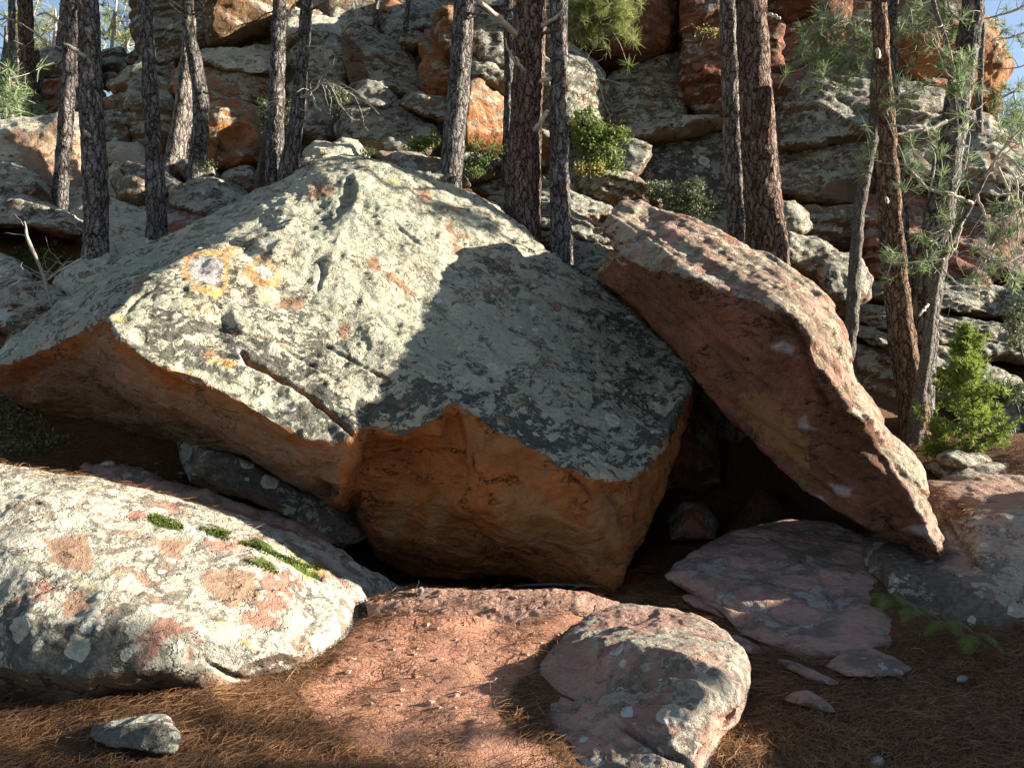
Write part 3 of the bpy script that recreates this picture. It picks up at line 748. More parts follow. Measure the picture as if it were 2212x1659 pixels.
# ------------------------------------------------------------------ flat slab of the floor and small plates
rock('boulder', 'broad smooth rose slab lying in shade before the cleft',
    [(1432,1245,5.75),(1460,1215,5.9),(1520,1175,6.25),(1600,1145,6.5),(1700,1125,6.7),(1800,1125,6.6),(1870,1160,6.2),(1890,1230,5.7),(1940,1290,5.3),(1990,1340,5.0),(2050,1382,4.78),(2030,1398,4.70),(1960,1402,4.64),(1900,1400,4.62),(1830,1418,4.52),(1760,1424,4.48),(1700,1410,4.56),(1640,1388,4.72),(1590,1366,4.9),(1545,1318,5.2),(1480,1275,5.55)],
    [[(1480,1232,5.70),(1560,1200,5.85),(1680,1185,6.0),(1800,1195,5.95)], [(1560,1290,5.25),(1640,1290,5.22),(1760,1300,5.18),(1880,1320,5.05)], [(1640,1360,4.83),(1760,1385,4.66),(1900,1380,4.70)],
     [(1520,1260,5.48),(1640,1240,5.55),(1780,1245,5.52),(1860,1260,5.4)]],
    back=.8, vox=.017, smooth=3, amps=((.02,1.6),(.010,5),(.005,14),(.003,35)), strata=(.010,9,(.3,.5,.9)),
    grooves=[([(1440,1250),(1500,1285),(1600,1310),(1700,1320)], 4, .03), ([(1560,1212),(1640,1222),(1760,1208),(1850,1215)], 4, .03), ([(1760,1208),(1775,1250),(1790,1290),(1820,1320)], 3.5, .02)],
    paints=[('pale', [(1740,1290),(1840,1300),(1830,1340),(1780,1330)], 20)],
    mat=M_FLAT, keep=True)
def plate(label, poly, d_top, d_bot, vox=.014, mat=None):
    y0 = min(q[1] for q in poly); y1 = max(q[1] for q in poly)
    dd = lambda y: d_bot + (d_top - d_bot) * (y1 - y) / (y1 - y0)
    o = [(x, y, dd(y)) for x, y in poly]
    cx = sum(q[0] for q in poly) / len(poly); cy = sum(q[1] for q in poly) / len(poly)
    return rock('rock', label, o, [[(cx - 10, cy - 3, dd(cy) - .07), (cx + 12, cy - 2, dd(cy) - .07)]], back=.25, vox=vox, smooth=7, amps=((.014,4),(.007,12),(.004,30)), mat=mat or M_FLAT)
plate('flat diamond-shaped rose stone at the foot of the broad slab', [(1780,1438),(1830,1408),(1880,1398),(1950,1425),(1978,1442),(1950,1458),(1890,1464),(1830,1462)], 4.59, 4.14)
plate('long low rose stone half buried left of the diamond-shaped one', [(1672,1422),(1700,1424),(1760,1445),(1820,1478),(1800,1482),(1740,1465),(1690,1440)], 4.41, 4.04)
plate('small triangular rose stone on the shaded needle floor', [(1690,1512),(1720,1495),(1745,1492),(1790,1520),(1810,1540),(1770,1536),(1720,1524)], 3.91, 3.71)
plate('low red stone tucked beside the broad slab and the lit boulder', [(1560,1380),(1590,1372),(1640,1395),(1655,1412),(1620,1414),(1575,1402)], 4.78, 4.51)
plate('flat rose ledge stone left of the broad slab', [(1470,1288),(1500,1282),(1560,1300),(1590,1322),(1570,1340),(1500,1312)], 5.53, 5.16)

# ------------------------------------------------------------------ right-hand boulder
rock('boulder', 'brown boulder with ferns at its foot supporting the lower end of the leaning slab',
    [(1998,1045,6.6),(2040,1032,6.7),(2110,1022,6.7),(2200,1030,6.6),(2300,1060,6.4),(2420,1120,6.2),(2430,1300,5.2),(2400,1420,4.6),(2300,1405,4.6),(2212,1395,4.62),(2140,1388,4.68),(2070,1368,4.78),(1995,1322,5.0),(1925,1288,5.2),(1885,1240,5.55),(1866,1200,5.9),(1868,1165,6.2),(1900,1150,6.4),(1960,1130,6.5),(1985,1090,6.55)],
    [[(2020,1062,6.3),(2100,1050,6.3),(2212,1060,6.2)], [(2030,1110,5.95),(2110,1100,5.8),(2212,1098,5.7),(2330,1130,5.5)], [(1900,1190,5.75),(1980,1192,5.6),(2040,1170,5.56),(2110,1132,5.5),(2212,1118,5.5)], [(1930,1235,5.35),(2020,1260,5.12),(2120,1270,4.88),(2260,1270,4.85)], [(2060,1330,4.80),(2160,1350,4.70),(2280,1360,4.66)]],
    back=1.6, vox=.020, smooth=2, amps=((.035,1.8),(.018,5),(.009,13),(.005,30)), strata=(.008,8,(.1,-.1,1)),
    grooves=[([(2030,1100),(2080,1180),(2120,1230)], 4, .03), ([(1905,1290),(1990,1300),(2080,1310)], 4, .02)],
    paints=[('dark', [(1880,1180),(2000,1180),(2060,1280),(2212,1340),(2212,1400),(2000,1330)], 20), ('pale', [(2130,1150),(2230,1130),(2230,1290),(2160,1260)], 40), ('red', [(2000,1035),(2230,1030),(2230,1100),(2010,1100)], 20)],
    mat=M_RIGHT, keep=True)

# ------------------------------------------------------------------ left foreground boulder
LEFT = rock('boulder', 'long low foreground boulder spotted with white lichen rosettes, green moss in its seam',
    [(-260,960,5.2),(-120,985,5.1),(0,1002,5.1),(100,1018,5.15),(200,1036,5.2),(300,1060,5.3),(400,1086,5.4),(500,1110,5.5),(600,1136,5.6),(690,1162,5.7),(745,1186,5.72),(785,1222,5.75),(830,1248,5.85),(885,1280,5.95),(855,1290,5.85),(812,1300,5.6),(795,1330,5.3),(765,1362,5.0),(728,1395,4.72),(690,1425,4.5),(640,1455,4.3),(560,1472,4.15),(500,1500,4.02),(420,1498,4.02),(340,1492,4.05),(260,1512,4.0),(180,1545,3.9),(80,1548,3.95),(0,1525,4.1),(-120,1540,4.1),(-280,1520,4.2),(-330,1200,4.5)],
    [[(-100,1050,4.75),(50,1070,4.72),(200,1095,4.78),(350,1125,4.9),(480,1165,5.0),(600,1205,5.05),(700,1245,5.1),(770,1270,5.25)],
     [(-100,1180,4.3),(60,1190,4.25),(220,1210,4.28),(380,1240,4.4),(520,1275,4.52),(640,1310,4.62),(720,1335,4.75)],
     [(-100,1330,3.95),(60,1340,3.85),(200,1350,3.85),(340,1360,3.92),(460,1380,4.02),(560,1400,4.12),(650,1415,4.3)],
     [(-60,1440,3.88),(60,1450,3.78),(200,1455,3.78),(320,1440,3.84),(440,1450,3.95)]],
    back=1.0, vox=.013, smooth=2, shrink=.85, amps=((.035,1.8),(.016,5),(.008,13),(.004,34)), strata=(.008,7,(.2,-.3,1)),
    grooves=[([(320,1120),(380,1140),(450,1152),(520,1178),(600,1205),(680,1230),(720,1252)], 5, .05), ([(530,1210),(590,1235),(650,1255)], 4, .03), ([(0,1080),(40,1080),(80,1095),(100,1105)], 4, .03), ([(440,1415),(450,1432),(500,1460),(545,1474)], 5, .05), ([(640,1400),(655,1370),(690,1320)], 4, .02)],
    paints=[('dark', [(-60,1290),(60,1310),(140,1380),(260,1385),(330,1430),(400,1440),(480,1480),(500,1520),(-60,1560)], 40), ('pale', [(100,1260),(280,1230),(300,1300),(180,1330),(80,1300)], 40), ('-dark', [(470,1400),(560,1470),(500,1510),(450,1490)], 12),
            ('red', [(105,1170),(180,1160),(200,1220),(150,1235),(110,1210)], 10), ('red', [(330,1160),(400,1170),(390,1200),(340,1195)], 10), ('red', [(440,1250),(545,1240),(560,1290),(500,1320),(450,1290)], 12), ('red', [(110,1290),(180,1270),(200,1300),(140,1330)], 10), ('red', [(440,1440),(520,1480),(500,1510),(440,1500)], 10), ('red', [(800,1290),(890,1275),(820,1310)], 10),
            ('moss', [(322,1118),(340,1112),(395,1130),(385,1142),(335,1138)], 6), ('moss', [(520,1172),(545,1168),(600,1196),(690,1225),(690,1235),(600,1212)], 6), ('moss', [(450,1140),(490,1150),(480,1158)], 5), ('moss', [(540,1210),(580,1222),(600,1236),(570,1232)], 5)],
    mat=M_LEFT, keep=True)

# ------------------------------------------------------------------ centre foreground boulder
rock('boulder', 'centre foreground boulder with a sunlit rose top and a shaded grey lichen face',
    [(1150,1445,4.30),(1165,1415,4.55),(1200,1380,4.8),(1240,1345,5.0),(1290,1318,5.15),(1340,1306,5.2),(1420,1312,5.05),(1490,1328,4.85),(1535,1345,4.65),(1575,1372,4.42),(1600,1400,4.15),(1615,1440,3.9),(1618,1475,3.75),(1608,1520,3.6),(1590,1560,3.48),(1560,1590,3.42),(1540,1640,3.27),(1520,1700,3.1),(1500,1790,2.88),(1380,1800,2.85),(1300,1740,2.97),(1245,1650,3.27),(1205,1590,3.5),(1170,1530,3.8),(1150,1485,4.05)],
    [[(1185,1430,4.32),(1240,1398,4.38),(1300,1385,4.18),(1370,1390,3.98),(1440,1396,3.84),(1510,1416,3.68),(1562,1448,3.53),(1598,1490,3.46)],
     [(1260,1365,4.68),(1340,1345,4.72),(1430,1350,4.5),(1500,1368,4.28),(1560,1405,3.98)],
     [(1230,1500,3.88),(1320,1500,3.70),(1420,1510,3.52),(1500,1540,3.38),(1545,1580,3.32)],
     [(1270,1590,3.44),(1360,1610,3.30),(1440,1620,3.2),(1500,1640,3.16)]],
    back=.8, vox=.0105, smooth=2, shrink=.85, amps=((.022,2.2),(.012,6),(.006,15),(.003,36)), strata=(.012,9,(.1,-.1,1)),
    grooves=[([(1160,1475),(1200,1490),(1235,1505),(1260,1500)], 5, .03), ([(1330,1560),(1400,1600),(1450,1630),(1490,1650)], 6, .05), ([(1500,1640),(1530,1600),(1570,1560),(1600,1520)], 5, .03)],
    dents=[([(1440,1470),(1520,1480),(1560,1500),(1500,1520),(1440,1500)], .03, 12)],
    paints=[('red', [(1130,1440),(1240,1370),(1330,1440),(1300,1500),(1200,1520),(1150,1500)], 25), ('red', [(1280,1320),(1420,1310),(1520,1340),(1450,1360),(1300,1350)], 20), ('pale', [(1400,1440),(1560,1450),(1580,1540),(1500,1600),(1400,1540)], 40), ('red', [(1530,1540),(1610,1520),(1560,1600),(1500,1660)], 12), ('dark', [(1390,1450),(1460,1440),(1470,1540),(1400,1560),(1370,1500)], 25)],
    mat=M_CENTRE, keep=True)
rock('boulder', 'low pink sandstone ledge at the mouth of the hollow below the orange face',
    [(785,1300,5.12),(850,1284,5.22),(920,1274,5.28),(1010,1276,5.28),(1100,1273,5.28),(1200,1269,5.28),(1270,1279,5.25),(1340,1302,5.2),(1330,1335,5.05),(1240,1352,4.98),(1100,1362,4.94),(980,1366,4.92),(870,1356,4.95),(800,1332,5.03)],
    [[(850,1300,5.10),(980,1294,5.12),(1120,1292,5.12),(1250,1296,5.1)], [(860,1325,5.0),(980,1325,4.99),(1120,1322,5.0),(1260,1326,5.02)]], back=.45, vox=.012, smooth=2, amps=((.014,2.5),(.009,8),(.006,20),(.004,45)), strata=(.004, 14, (.2,.3,1)), mat=M_CENTRE,
    paints=[('red', [(760,1250),(1370,1250),(1370,1380),(760,1380)], 5)], keep=True)

# small stones in front
rock('rock', 'small bluish lichen stone sunk in the needles at the lower left',
    [(192,1590,3.45),(205,1562,3.55),(240,1550,3.6),(300,1548,3.6),(350,1550,3.55),(380,1568,3.45),(388,1600,3.35),(375,1625,3.28),(300,1618,3.28),(230,1612,3.32)],
    [[(240,1575,3.38),(330,1575,3.34)]], back=.3, vox=.009, smooth=2, amps=((.016,4),(.010,11),(.004,30)), mat=M_LEFT, paints=[('dark', [(190,1545),(390,1545),(390,1625),(190,1625)], 15)])
for lab, x, y, d, s in [('pinkish pebble in the shadow left of the centre boulder', 1112, 1520, 3.85, 22), ('small round pebble at the left foot of the centre boulder', 1244, 1609, 3.38, 12),
                        ('pink pebble lying on the lit red earth', 945, 1412, 4.55, 11), ('flat pale pebble near the lower edge of the lit earth', 958, 1600, 3.44, 12), ('little stone among the needles at the far lower right', 2192, 1452, 4.25, 26)]:
    rock('pebble', lab, [(x - s, y + 2, d), (x - s * .6, y - s * .5, d + .03), (x + s * .2, y - s * .6, d + .03), (x + s, y - s * .1, d), (x + s * .8, y + s * .4, d - .02), (x - s * .4, y + s * .5, d - .02)],
         [[(x, y, d - s / F * d * .6)]], back=s / F * d, vox=.0045, smooth=1, amps=((.004, 20), (.002, 50)), mat=M_CENTRE, cat='pebble')
# ------------------------------------------------------------------ the rocky slope and cliff behind
CL = 'sandstone blocks of the cliff behind the pines'
SL = 'rocks on the slope behind the huge boulder'
def cliff(label, poly, d, mat, name='boulder', **kw):
    kw.setdefault('strata', (.03, 4.5, (.06, .1, 1)))
    return auto_rock(name, label, poly, d, mat=mat, group=CL, **kw)
def slope(label, poly, d, mat, **kw):
    return auto_rock('boulder', label, poly, d, mat=mat, group=SL, **kw)
HB = (.035, 6, (.1, .2, 1)); HB2 = (.06, 4, (.05, .1, 1)); TB = (.03, 9, (.32, .1, .95)); UD = (.05, 4, (-.25, .1, 1))

# upper left skyline block and its neighbours
cliff('tall pale block on the left skyline behind the third pine', [(298,-160),(296,10),(300,28),(292,40),(298,66),(306,112),(305,150),(330,165),(372,140),(430,108),(470,112),(500,60),(480,-160)], 14.6, M_GREY, bulge=.5, lean=.8, yaw=-.3, strata=HB)
cliff('big overhanging ochre block at the top with a sunlit right shoulder', [(440,-160),(450,50),(455,108),(520,112),(590,100),(612,100),(648,60),(668,30),(700,-10),(700,-160)], 14.2, M_BROWN, bulge=1.0, lean=-.6, yaw=1.2, edge=60, strata=HB2)
cliff('rounded reddish band under the skyline block', [(300,140),(345,150),(372,138),(380,175),(372,200),(330,192),(300,205),(296,175)], 14.0, M_RED, bulge=.4)
cliff('long cream-topped ledge block below the ochre overhang', [(420,118),(445,112),(480,112),(540,104),(600,100),(604,118),(590,150),(560,160),(500,150),(455,138),(425,142)], 13.5, M_PALE, bulge=.5, lean=1.0, strata=HB)
cliff('wide ochre-bellied block with cracked pale top behind the fourth pine', [(372,160),(400,140),(450,140),(500,148),(560,160),(590,172),(612,200),(596,222),(580,236),(520,224),(450,226),(400,215),(372,195)], 13.1, M_ORANGE, bulge=.7, lean=.7, yaw=.5, strata=HB, paints=[('pale', [(360,120),(640,120),(620,200),(540,180),(370,190)], 20)])
cliff('grey-brown column block left of the twin pale pine', [(270,205),(280,185),(320,172),(352,174),(374,192),(378,330),(352,345),(290,322),(276,318),(272,260)], 12.9, M_BROWN, bulge=.45, strata=HB2)
cliff('wedge-shaped overhang jutting left on the skyline', [(237,182),(262,166),(300,140),(318,140),(318,160),(300,190),(264,212),(248,202)], 13.3, M_BROWN, bulge=.3)
cliff('small dark beak of rock below the wedge overhang', [(228,222),(250,216),(282,210),(284,238),(278,246),(244,240)], 13.0, M_BROWN, bulge=.25)
cliff('dark squat block in shade left of the column block', [(222,248),(245,240),(276,252),(278,312),(236,318),(222,290)], 12.8, M_GREY, bulge=.3)
for k, (lab, pl) in enumerate([('topmost flat bed of the far left outcrop', [(212,118),(230,112),(262,110),(268,122),(300,100),(300,136),(262,140),(212,138)]),
        ('second flat bed of the far left outcrop', [(212,138),(240,132),(262,140),(264,165),(238,166),(212,165)]), ('rounded third bed of the far left outcrop', [(212,165),(242,162),(264,170),(266,188),(240,192),(212,190)]),
        ('dark layered outcrop between the far left pines', [(62,118),(110,106),(160,130),(214,125),(214,172),(160,178),(62,170)]), ('shaded reddish wall under the far left outcrop', [(62,172),(150,172),(215,182),(222,250),(180,262),(62,262)])]):
    cliff(lab, pl, 16.5 - .3 * k, M_GREY if k < 4 else M_RED, bulge=.4, strata=HB2)
cliff('red-brown hollow block with a pale cap between the fourth and fifth pines', [(441,248),(462,226),(490,222),(525,224),(556,240),(572,262),(578,290),(560,352),(520,372),(470,372),(446,352),(442,300)], 12.1, M_ORANGE, bulge=.6, lean=.2, yaw=.6, edge=50, paints=[('pale', [(440,215),(580,215),(570,255),(500,245),(450,250)], 10)],
      dents=[([(450,262),(540,268),(556,300),(520,350),(460,350)], -.22, 30)])
cliff('pale sunlit slope of stone on the top centre-left', [(640,20),(670,40),(700,42),(735,60),(750,74),(742,110),(700,90),(660,75),(628,100),(620,60)], 13.9, M_PALE, bulge=.4, lean=1.2, yaw=.6)
cliff('lichen-blotched dark slab hanging behind the fifth pine', [(636,80),(660,66),(700,74),(748,86),(750,110),(748,150),(744,205),(730,225),(690,205),(655,170),(630,140)], 13.1, M_GREY, bulge=.5, yaw=-.5, lean=.6)
cliff('lower dark blotched slab right of the fifth pine', [(636,170),(660,182),(700,205),(735,232),(742,260),(738,300),(700,322),(660,300),(630,290),(630,210)], 12.4, M_GREY, bulge=.5, lean=.6)
for lab, pl, d, m in [('bright cream stone left on the top row of sunlit boulders', [(630,-60),(680,-60),(712,6),(716,22),(700,44),(672,40),(650,10)], 15.0, M_PALE), ('brown-shadowed stone in the top row of sunlit boulders', [(660,12),(690,14),(716,40),(724,62),(700,66),(676,46)], 14.5, M_ORANGE),
        ('middle stone in the top row of sunlit boulders', [(712,12),(740,4),(764,20),(778,48),(770,66),(742,64),(720,44)], 14.6, M_PALE), ('stone at the foot of the dead-rooted pine on the top row', [(764,20),(800,2),(830,24),(838,52),(816,64),(778,58)], 14.7, M_PALE),
        ('orange-capped stone at the right of the top row', [(832,14),(846,4),(880,20),(888,34),(860,36),(836,28)], 14.4, M_ORANGE), ('red cliff foot above the top row of sunlit boulders', [(716,-120),(900,-120),(896,10),(870,14),(830,6),(760,4),(720,6)], 16.5, M_ORANGE)]:
    cliff(lab, pl, d, m, bulge=.4, lean=.5, yaw=.3)
cliff('grey leaning block with a rosy left end', [(748,74),(760,60),(782,60),(800,72),(850,96),(886,124),(912,150),(916,180),(905,205),(872,215),(846,205),(806,196),(786,206),(766,200),(755,170),(748,120)], 12.6, M_GREY, bulge=.5, lean=.9, yaw=.5, paints=[('bare', [(740,70),(775,100),(800,180),(786,208),(745,190)], 10)])
cliff('smooth grey block high behind the thin pine', [(832,36),(870,28),(900,0),(960,2),(968,20),(948,56),(932,64),(905,62),(892,70),(900,105),(870,108),(838,84)], 13.8, M_GREY, bulge=.4, lean=.6)
cliff('big pale-grey block on the top edge left of the tall centre pine', [(878,-140),(1010,-140),(1000,10),(962,26),(940,2),(900,2),(880,-4)], 15.2, M_GREY, bulge=.5)
cliff('small square stone under the smooth grey block', [(868,72),(900,70),(916,84),(914,104),(890,112),(866,102)], 12.9, M_GREY, bulge=.25)
cliff('upright ochre pillar left of the tall centre pine', [(910,100),(918,72),(936,66),(958,74),(978,96),(982,214),(950,226),(918,214),(908,190)], 12.5, M_ORANGE, bulge=.4, paints=[('pale', [(905,60),(945,60),(930,140),(910,200)], 8)])
cliff('rounded ochre knob leaning on the upright pillar', [(948,26),(968,14),(1000,22),(1008,80),(1000,126),(976,120),(954,96),(946,60)], 12.2, M_ORANGE, bulge=.4)
cliff('cream pointed stone at the feet of the grey leaning block', [(752,222),(768,200),(790,178),(812,180),(836,198),(852,216),(846,232),(800,228),(762,232)], 12.0, M_GREY, bulge=.35, lean=.5)
cliff('large smooth-bellied grey block above the huge boulder', [(734,262),(742,238),(760,228),(800,222),(850,226),(900,238),(932,252),(948,280),(946,312),(920,336),(860,345),(800,342),(752,325),(736,300)], 11.5, M_GREY, bulge=.7, lean=.6, paints=[('bare', [(735,300),(800,290),(850,345),(760,345)], 20)])
cliff('tilted flat stone with a dark red underside', [(866,226),(884,204),(906,204),(958,222),(966,240),(960,260),(920,246),(884,236)], 11.6, M_BROWN, bulge=.3, lean=.4)
cliff('bright orange broken block lit between two pines', [(1004,208),(1024,182),(1048,178),(1074,196),(1090,224),(1094,300),(1086,338),(1040,330),(1002,318)], 11.6, M_ORANGE, bulge=.45, yaw=.7, strata=UD)
cliff('grey hood of stone over the orange broken block', [(1000,160),(1024,140),(1064,146),(1096,164),(1098,210),(1074,196),(1044,176),(1010,184)], 11.9, M_GREY, bulge=.4)
cliff('dark roof block between the two centre pines', [(1000,40),(1030,24),(1098,70),(1112,120),(1100,158),(1066,146),(1010,110)], 12.4, M_GREY, bulge=.5, lean=.5)
cliff('shaded wall behind the thick red pine', [(1080,150),(1200,120),(1210,330),(1180,372),(1086,360)], 12.2, M_BROWN, bulge=.35, strata=HB2)
cliff('dark sloping lichen wall right of the thick red pine', [(1180,60),(1222,92),(1250,110),(1284,140),(1300,168),(1304,200),(1298,262),(1270,280),(1196,262)], 12.4, M_GREY, bulge=.4, yaw=.4, lean=.7)
# centre cliff
cliff('pale grey-green flat panel in the middle of the cliff', [(1296,258),(1298,205),(1306,180),(1330,158),(1390,132),(1440,122),(1474,118),(1480,180),(1482,232),(1478,254),(1430,266),(1360,276),(1304,268)], 13.0, M_GREY, bulge=.22, edge=26, lean=.5, strata=(.012, 12, (.05,.1,1)), blocky=(.008, 2.0))
cliff('curved brown ledge under the pale flat panel', [(1296,272),(1340,280),(1420,270),(1480,256),(1530,250),(1566,258),(1572,276),(1500,292),(1430,306),(1380,308),(1340,296)], 12.4, M_BROWN, bulge=.45, lean=-.1)
cliff('massive red overhang with a dark lower lip at the top', [(1226,84),(1262,72),(1330,60),(1340,-160),(1462,-160),(1460,40),(1456,100),(1440,118),(1390,128),(1340,138),(1290,136),(1244,112)], 12.5, M_RED, bulge=.7, lean=-.9, edge=60, strata=HB2, paints=[('dark', [(1226,76),(1460,70),(1460,150),(1226,150)], 16)])
cliff('narrow dark stone in the cleft beside the red pillar', [(1462,-160),(1486,-160),(1484,60),(1478,112),(1462,110)], 13.2, M_BROWN, bulge=.2)
cliff('red layered pillar left of the two big pines', [(1486,-160),(1600,-160),(1600,236),(1560,262),(1506,252),(1482,232),(1476,120),(1480,60)], 12.6, M_RED, bulge=.45, strata=(.07, 3.2, (.1,.15,1)))
cliff('red wall in the gap behind the two big pines', [(1560,-160),(1690,-160),(1690,330),(1600,320),(1560,262)], 13.4, M_RED, bulge=.35, strata=HB2)
cliff('broad dark grey wall below the curved ledge', [(1306,330),(1350,306),(1420,306),(1500,292),(1590,270),(1604,380),(1600,470),(1540,470),(1470,430),(1400,410),(1330,372)], 12.6, M_GREY, bulge=.4, lean=.9, strata=(.02, 6, (.3,.1,1)), paints=[('dark', [(1420,320),(1600,320),(1600,460),(1420,400)], 20)])
cliff('two-layered pale flagstone beside the bright green shrub', [(1296,330),(1330,314),(1370,310),(1404,318),(1398,330),(1404,336),(1376,378),(1330,372),(1300,366)], 11.9, M_GREY, bulge=.25, lean=.4)
cliff('rounded brown rock under the bright green shrub', [(1244,398),(1262,380),(1310,372),(1352,378),(1392,398),(1424,430),(1420,446),(1370,440),(1310,434),(1262,424)], 10.7, M_BROWN, bulge=.5, strata=TB)
# right cliff
cliff('tall red-brown wall above the big grey right-hand block', [(1658,-160),(1830,-160),(1824,40),(1800,130),(1756,150),(1712,190),(1684,270),(1662,300),(1654,120)], 13.6, M_RED, bulge=.45, lean=.3, strata=UD)
cliff('dark overhanging roof at the top right of centre', [(1660,-160),(1840,-160),(1836,-20),(1780,22),(1700,44),(1662,30)], 12.9, M_RED, bulge=.5, lean=-.8)
cliff('twisted red bulge beside the big right-hand pines', [(1668,170),(1700,176),(1736,160),(1746,190),(1716,240),(1690,300),(1672,330),(1660,250)], 12.6, M_RED, bulge=.4, strata=UD)
cliff('great grey layered block on the right with a flat top', [(1672,300),(1690,250),(1714,196),(1740,166),(1790,142),(1850,140),(1900,150),(1960,170),(2050,190),(2052,240),(1960,270),(1900,300),(1820,306),(1740,318),(1690,326)], 12.2, M_GREY, bulge=.7, lean=1.0, yaw=.3, strata=HB2)
cliff('grey striped block under the great layered block', [(1670,326),(1720,318),(1800,308),(1880,300),(1940,310),(1960,400),(1900,440),(1830,444),(1750,440),(1690,425),(1668,380)], 11.9, M_GREY, bulge=.6, lean=.4, strata=HB2, paints=[('bare', [(1780,400),(1900,370),(1900,450),(1760,450)], 14)])
cliff('orange-bellied overhang against the sky at the far right', [(1900,110),(1960,60),(2040,40),(2110,44),(2140,66),(2160,100),(2172,140),(2170,170),(2160,205),(2148,252),(2140,262),(2100,236),(2060,210),(2000,196),(1920,170)], 12.6, M_ORANGE, bulge=.8, lean=-.7, edge=60, yaw=.5, strata=HB2)
cliff('brown hump below the orange overhang', [(1920,220),(1990,208),(2060,222),(2110,246),(2150,272),(2200,320),(2250,350),(2260,430),(2150,440),(2040,420),(1930,380)], 11.4, M_BROWN, bulge=.8, lean=1.0, strata=HB2)
cliff('dark banded recess behind the thin grey leaning pine', [(1690,436),(1780,444),(1900,440),(2010,420),(2020,520),(1900,560),(1760,530),(1700,500)], 11.6, M_BROWN, bulge=.4, strata=HB2)
cliff('dark red strata behind the leaning pines on the right', [(1860,440),(1960,420),(2080,430),(2200,440),(2250,520),(2230,600),(2110,610),(1980,625),(1880,600)], 10.9, M_RED, bulge=.5, lean=.7, strata=(.06, 5, (.3,.1,1)))
# slope stones
slope('pinkish sunlit block crossed by trunk shadows at the far left', [(-120,262),(0,262),(60,256),(150,250),(178,252),(184,270),(186,330),(180,412),(110,420),(40,380),(-120,380)], 11.0, M_PALE, bulge=.4, lean=.3, yaw=.5, edge=34, paints=[('red', [(20,290),(190,260),(190,420),(60,420)], 20), ('-pale', [(0,0),(1,0),(1,1)], 1)])
slope('rounded grey lichen stone before the pink block', [(-80,370),(0,360),(36,360),(72,378),(98,410),(118,440),(80,448),(0,446),(-80,446)], 10.1, M_GREY, bulge=.5, lean=.4)
slope('grey slab with a dark overhung underside at the left edge', [(-120,440),(0,430),(60,434),(130,456),(176,484),(188,512),(150,516),(90,496),(0,490),(-120,500)], 9.4, M_GREY, bulge=.5, lean=.5, strata=TB)
slope('pale domed rock between the second and third pines', [(140,440),(160,418),(230,412),(290,424),(330,448),(336,520),(300,536),(230,540),(180,530),(146,500)], 10.2, M_PALE, bulge=.6, lean=1.2)
slope('flat pale stone behind the second pine', [(226,318),(246,308),(290,316),(318,332),(316,382),(270,380),(228,372)], 12.2, M_PALE, bulge=.4, lean=.6)
slope('low rounded cream stone below the flat pale one', [(226,376),(250,360),(280,364),(290,392),(262,412),(228,406)], 11.3, M_PALE, bulge=.35, lean=.5)
slope('dark tongue-shaped slab by the third pine', [(266,366),(276,354),(304,358),(350,372),(392,396),(390,412),(346,406),(300,392),(272,380)], 10.7, M_GREY, bulge=.35, lean=.3, strata=TB)
slope('brown stone with a red broken end by the third pine', [(246,392),(276,386),(312,394),(326,430),(310,446),(262,430)], 10.5, M_BROWN, bulge=.3)
slope('dark mossy slab between the third and fourth pines', [(370,412),(392,400),(440,396),(490,404),(530,424),(520,452),(470,470),(420,462),(376,440)], 10.0, M_GREY, bulge=.4, lean=.6, strata=TB, paints=[('moss@.55', [(380,385),(550,390),(530,436),(420,420)], 12)])
slope('reddish sloping sheet of stone behind the huge boulder', [(330,440),(380,436),(450,450),(520,470),(500,520),(420,540),(340,530)], 9.7, M_RED, bulge=.3, lean=1.0)
slope('grey stone beside the fourth pine base', [(388,360),(410,352),(444,358),(466,380),(456,400),(410,396)], 11.2, M_GREY, bulge=.3)
slope('grey stone behind the fifth pine base', [(486,384),(504,372),(540,366),(552,384),(546,408),(500,410)], 10.7, M_GREY, bulge=.3)
slope('two-lobed cream boulder peeping over the huge boulder', [(664,338),(672,318),(690,308),(722,318),(740,306),(768,310),(792,334),(786,352),(720,356),(676,350)], 10.4, M_PALE, bulge=.45, lean=.5, yaw=.4)
slope('flat grey stone under the two-lobed cream boulder', [(640,352),(664,342),(720,348),(760,340),(800,346),(800,372),(640,380)], 9.9, M_GREY, bulge=.35, lean=.7)
slope('dark shelving stone right of the huge boulder top', [(830,350),(848,338),(900,338),(950,350),(986,372),(1010,400),(960,404),(880,380)], 9.7, M_GREY, bulge=.4, lean=.6, strata=TB)
slope('small ruddy stone on the dark shelving stone', [(806,340),(824,332),(852,336),(866,352),(838,356)], 10.1, M_BROWN, bulge=.25)
slope('flat block behind the tall centre pine base', [(948,348),(990,336),(1050,334),(1090,350),(1092,384),(1020,392),(960,380)], 10.7, M_GREY, bulge=.3)
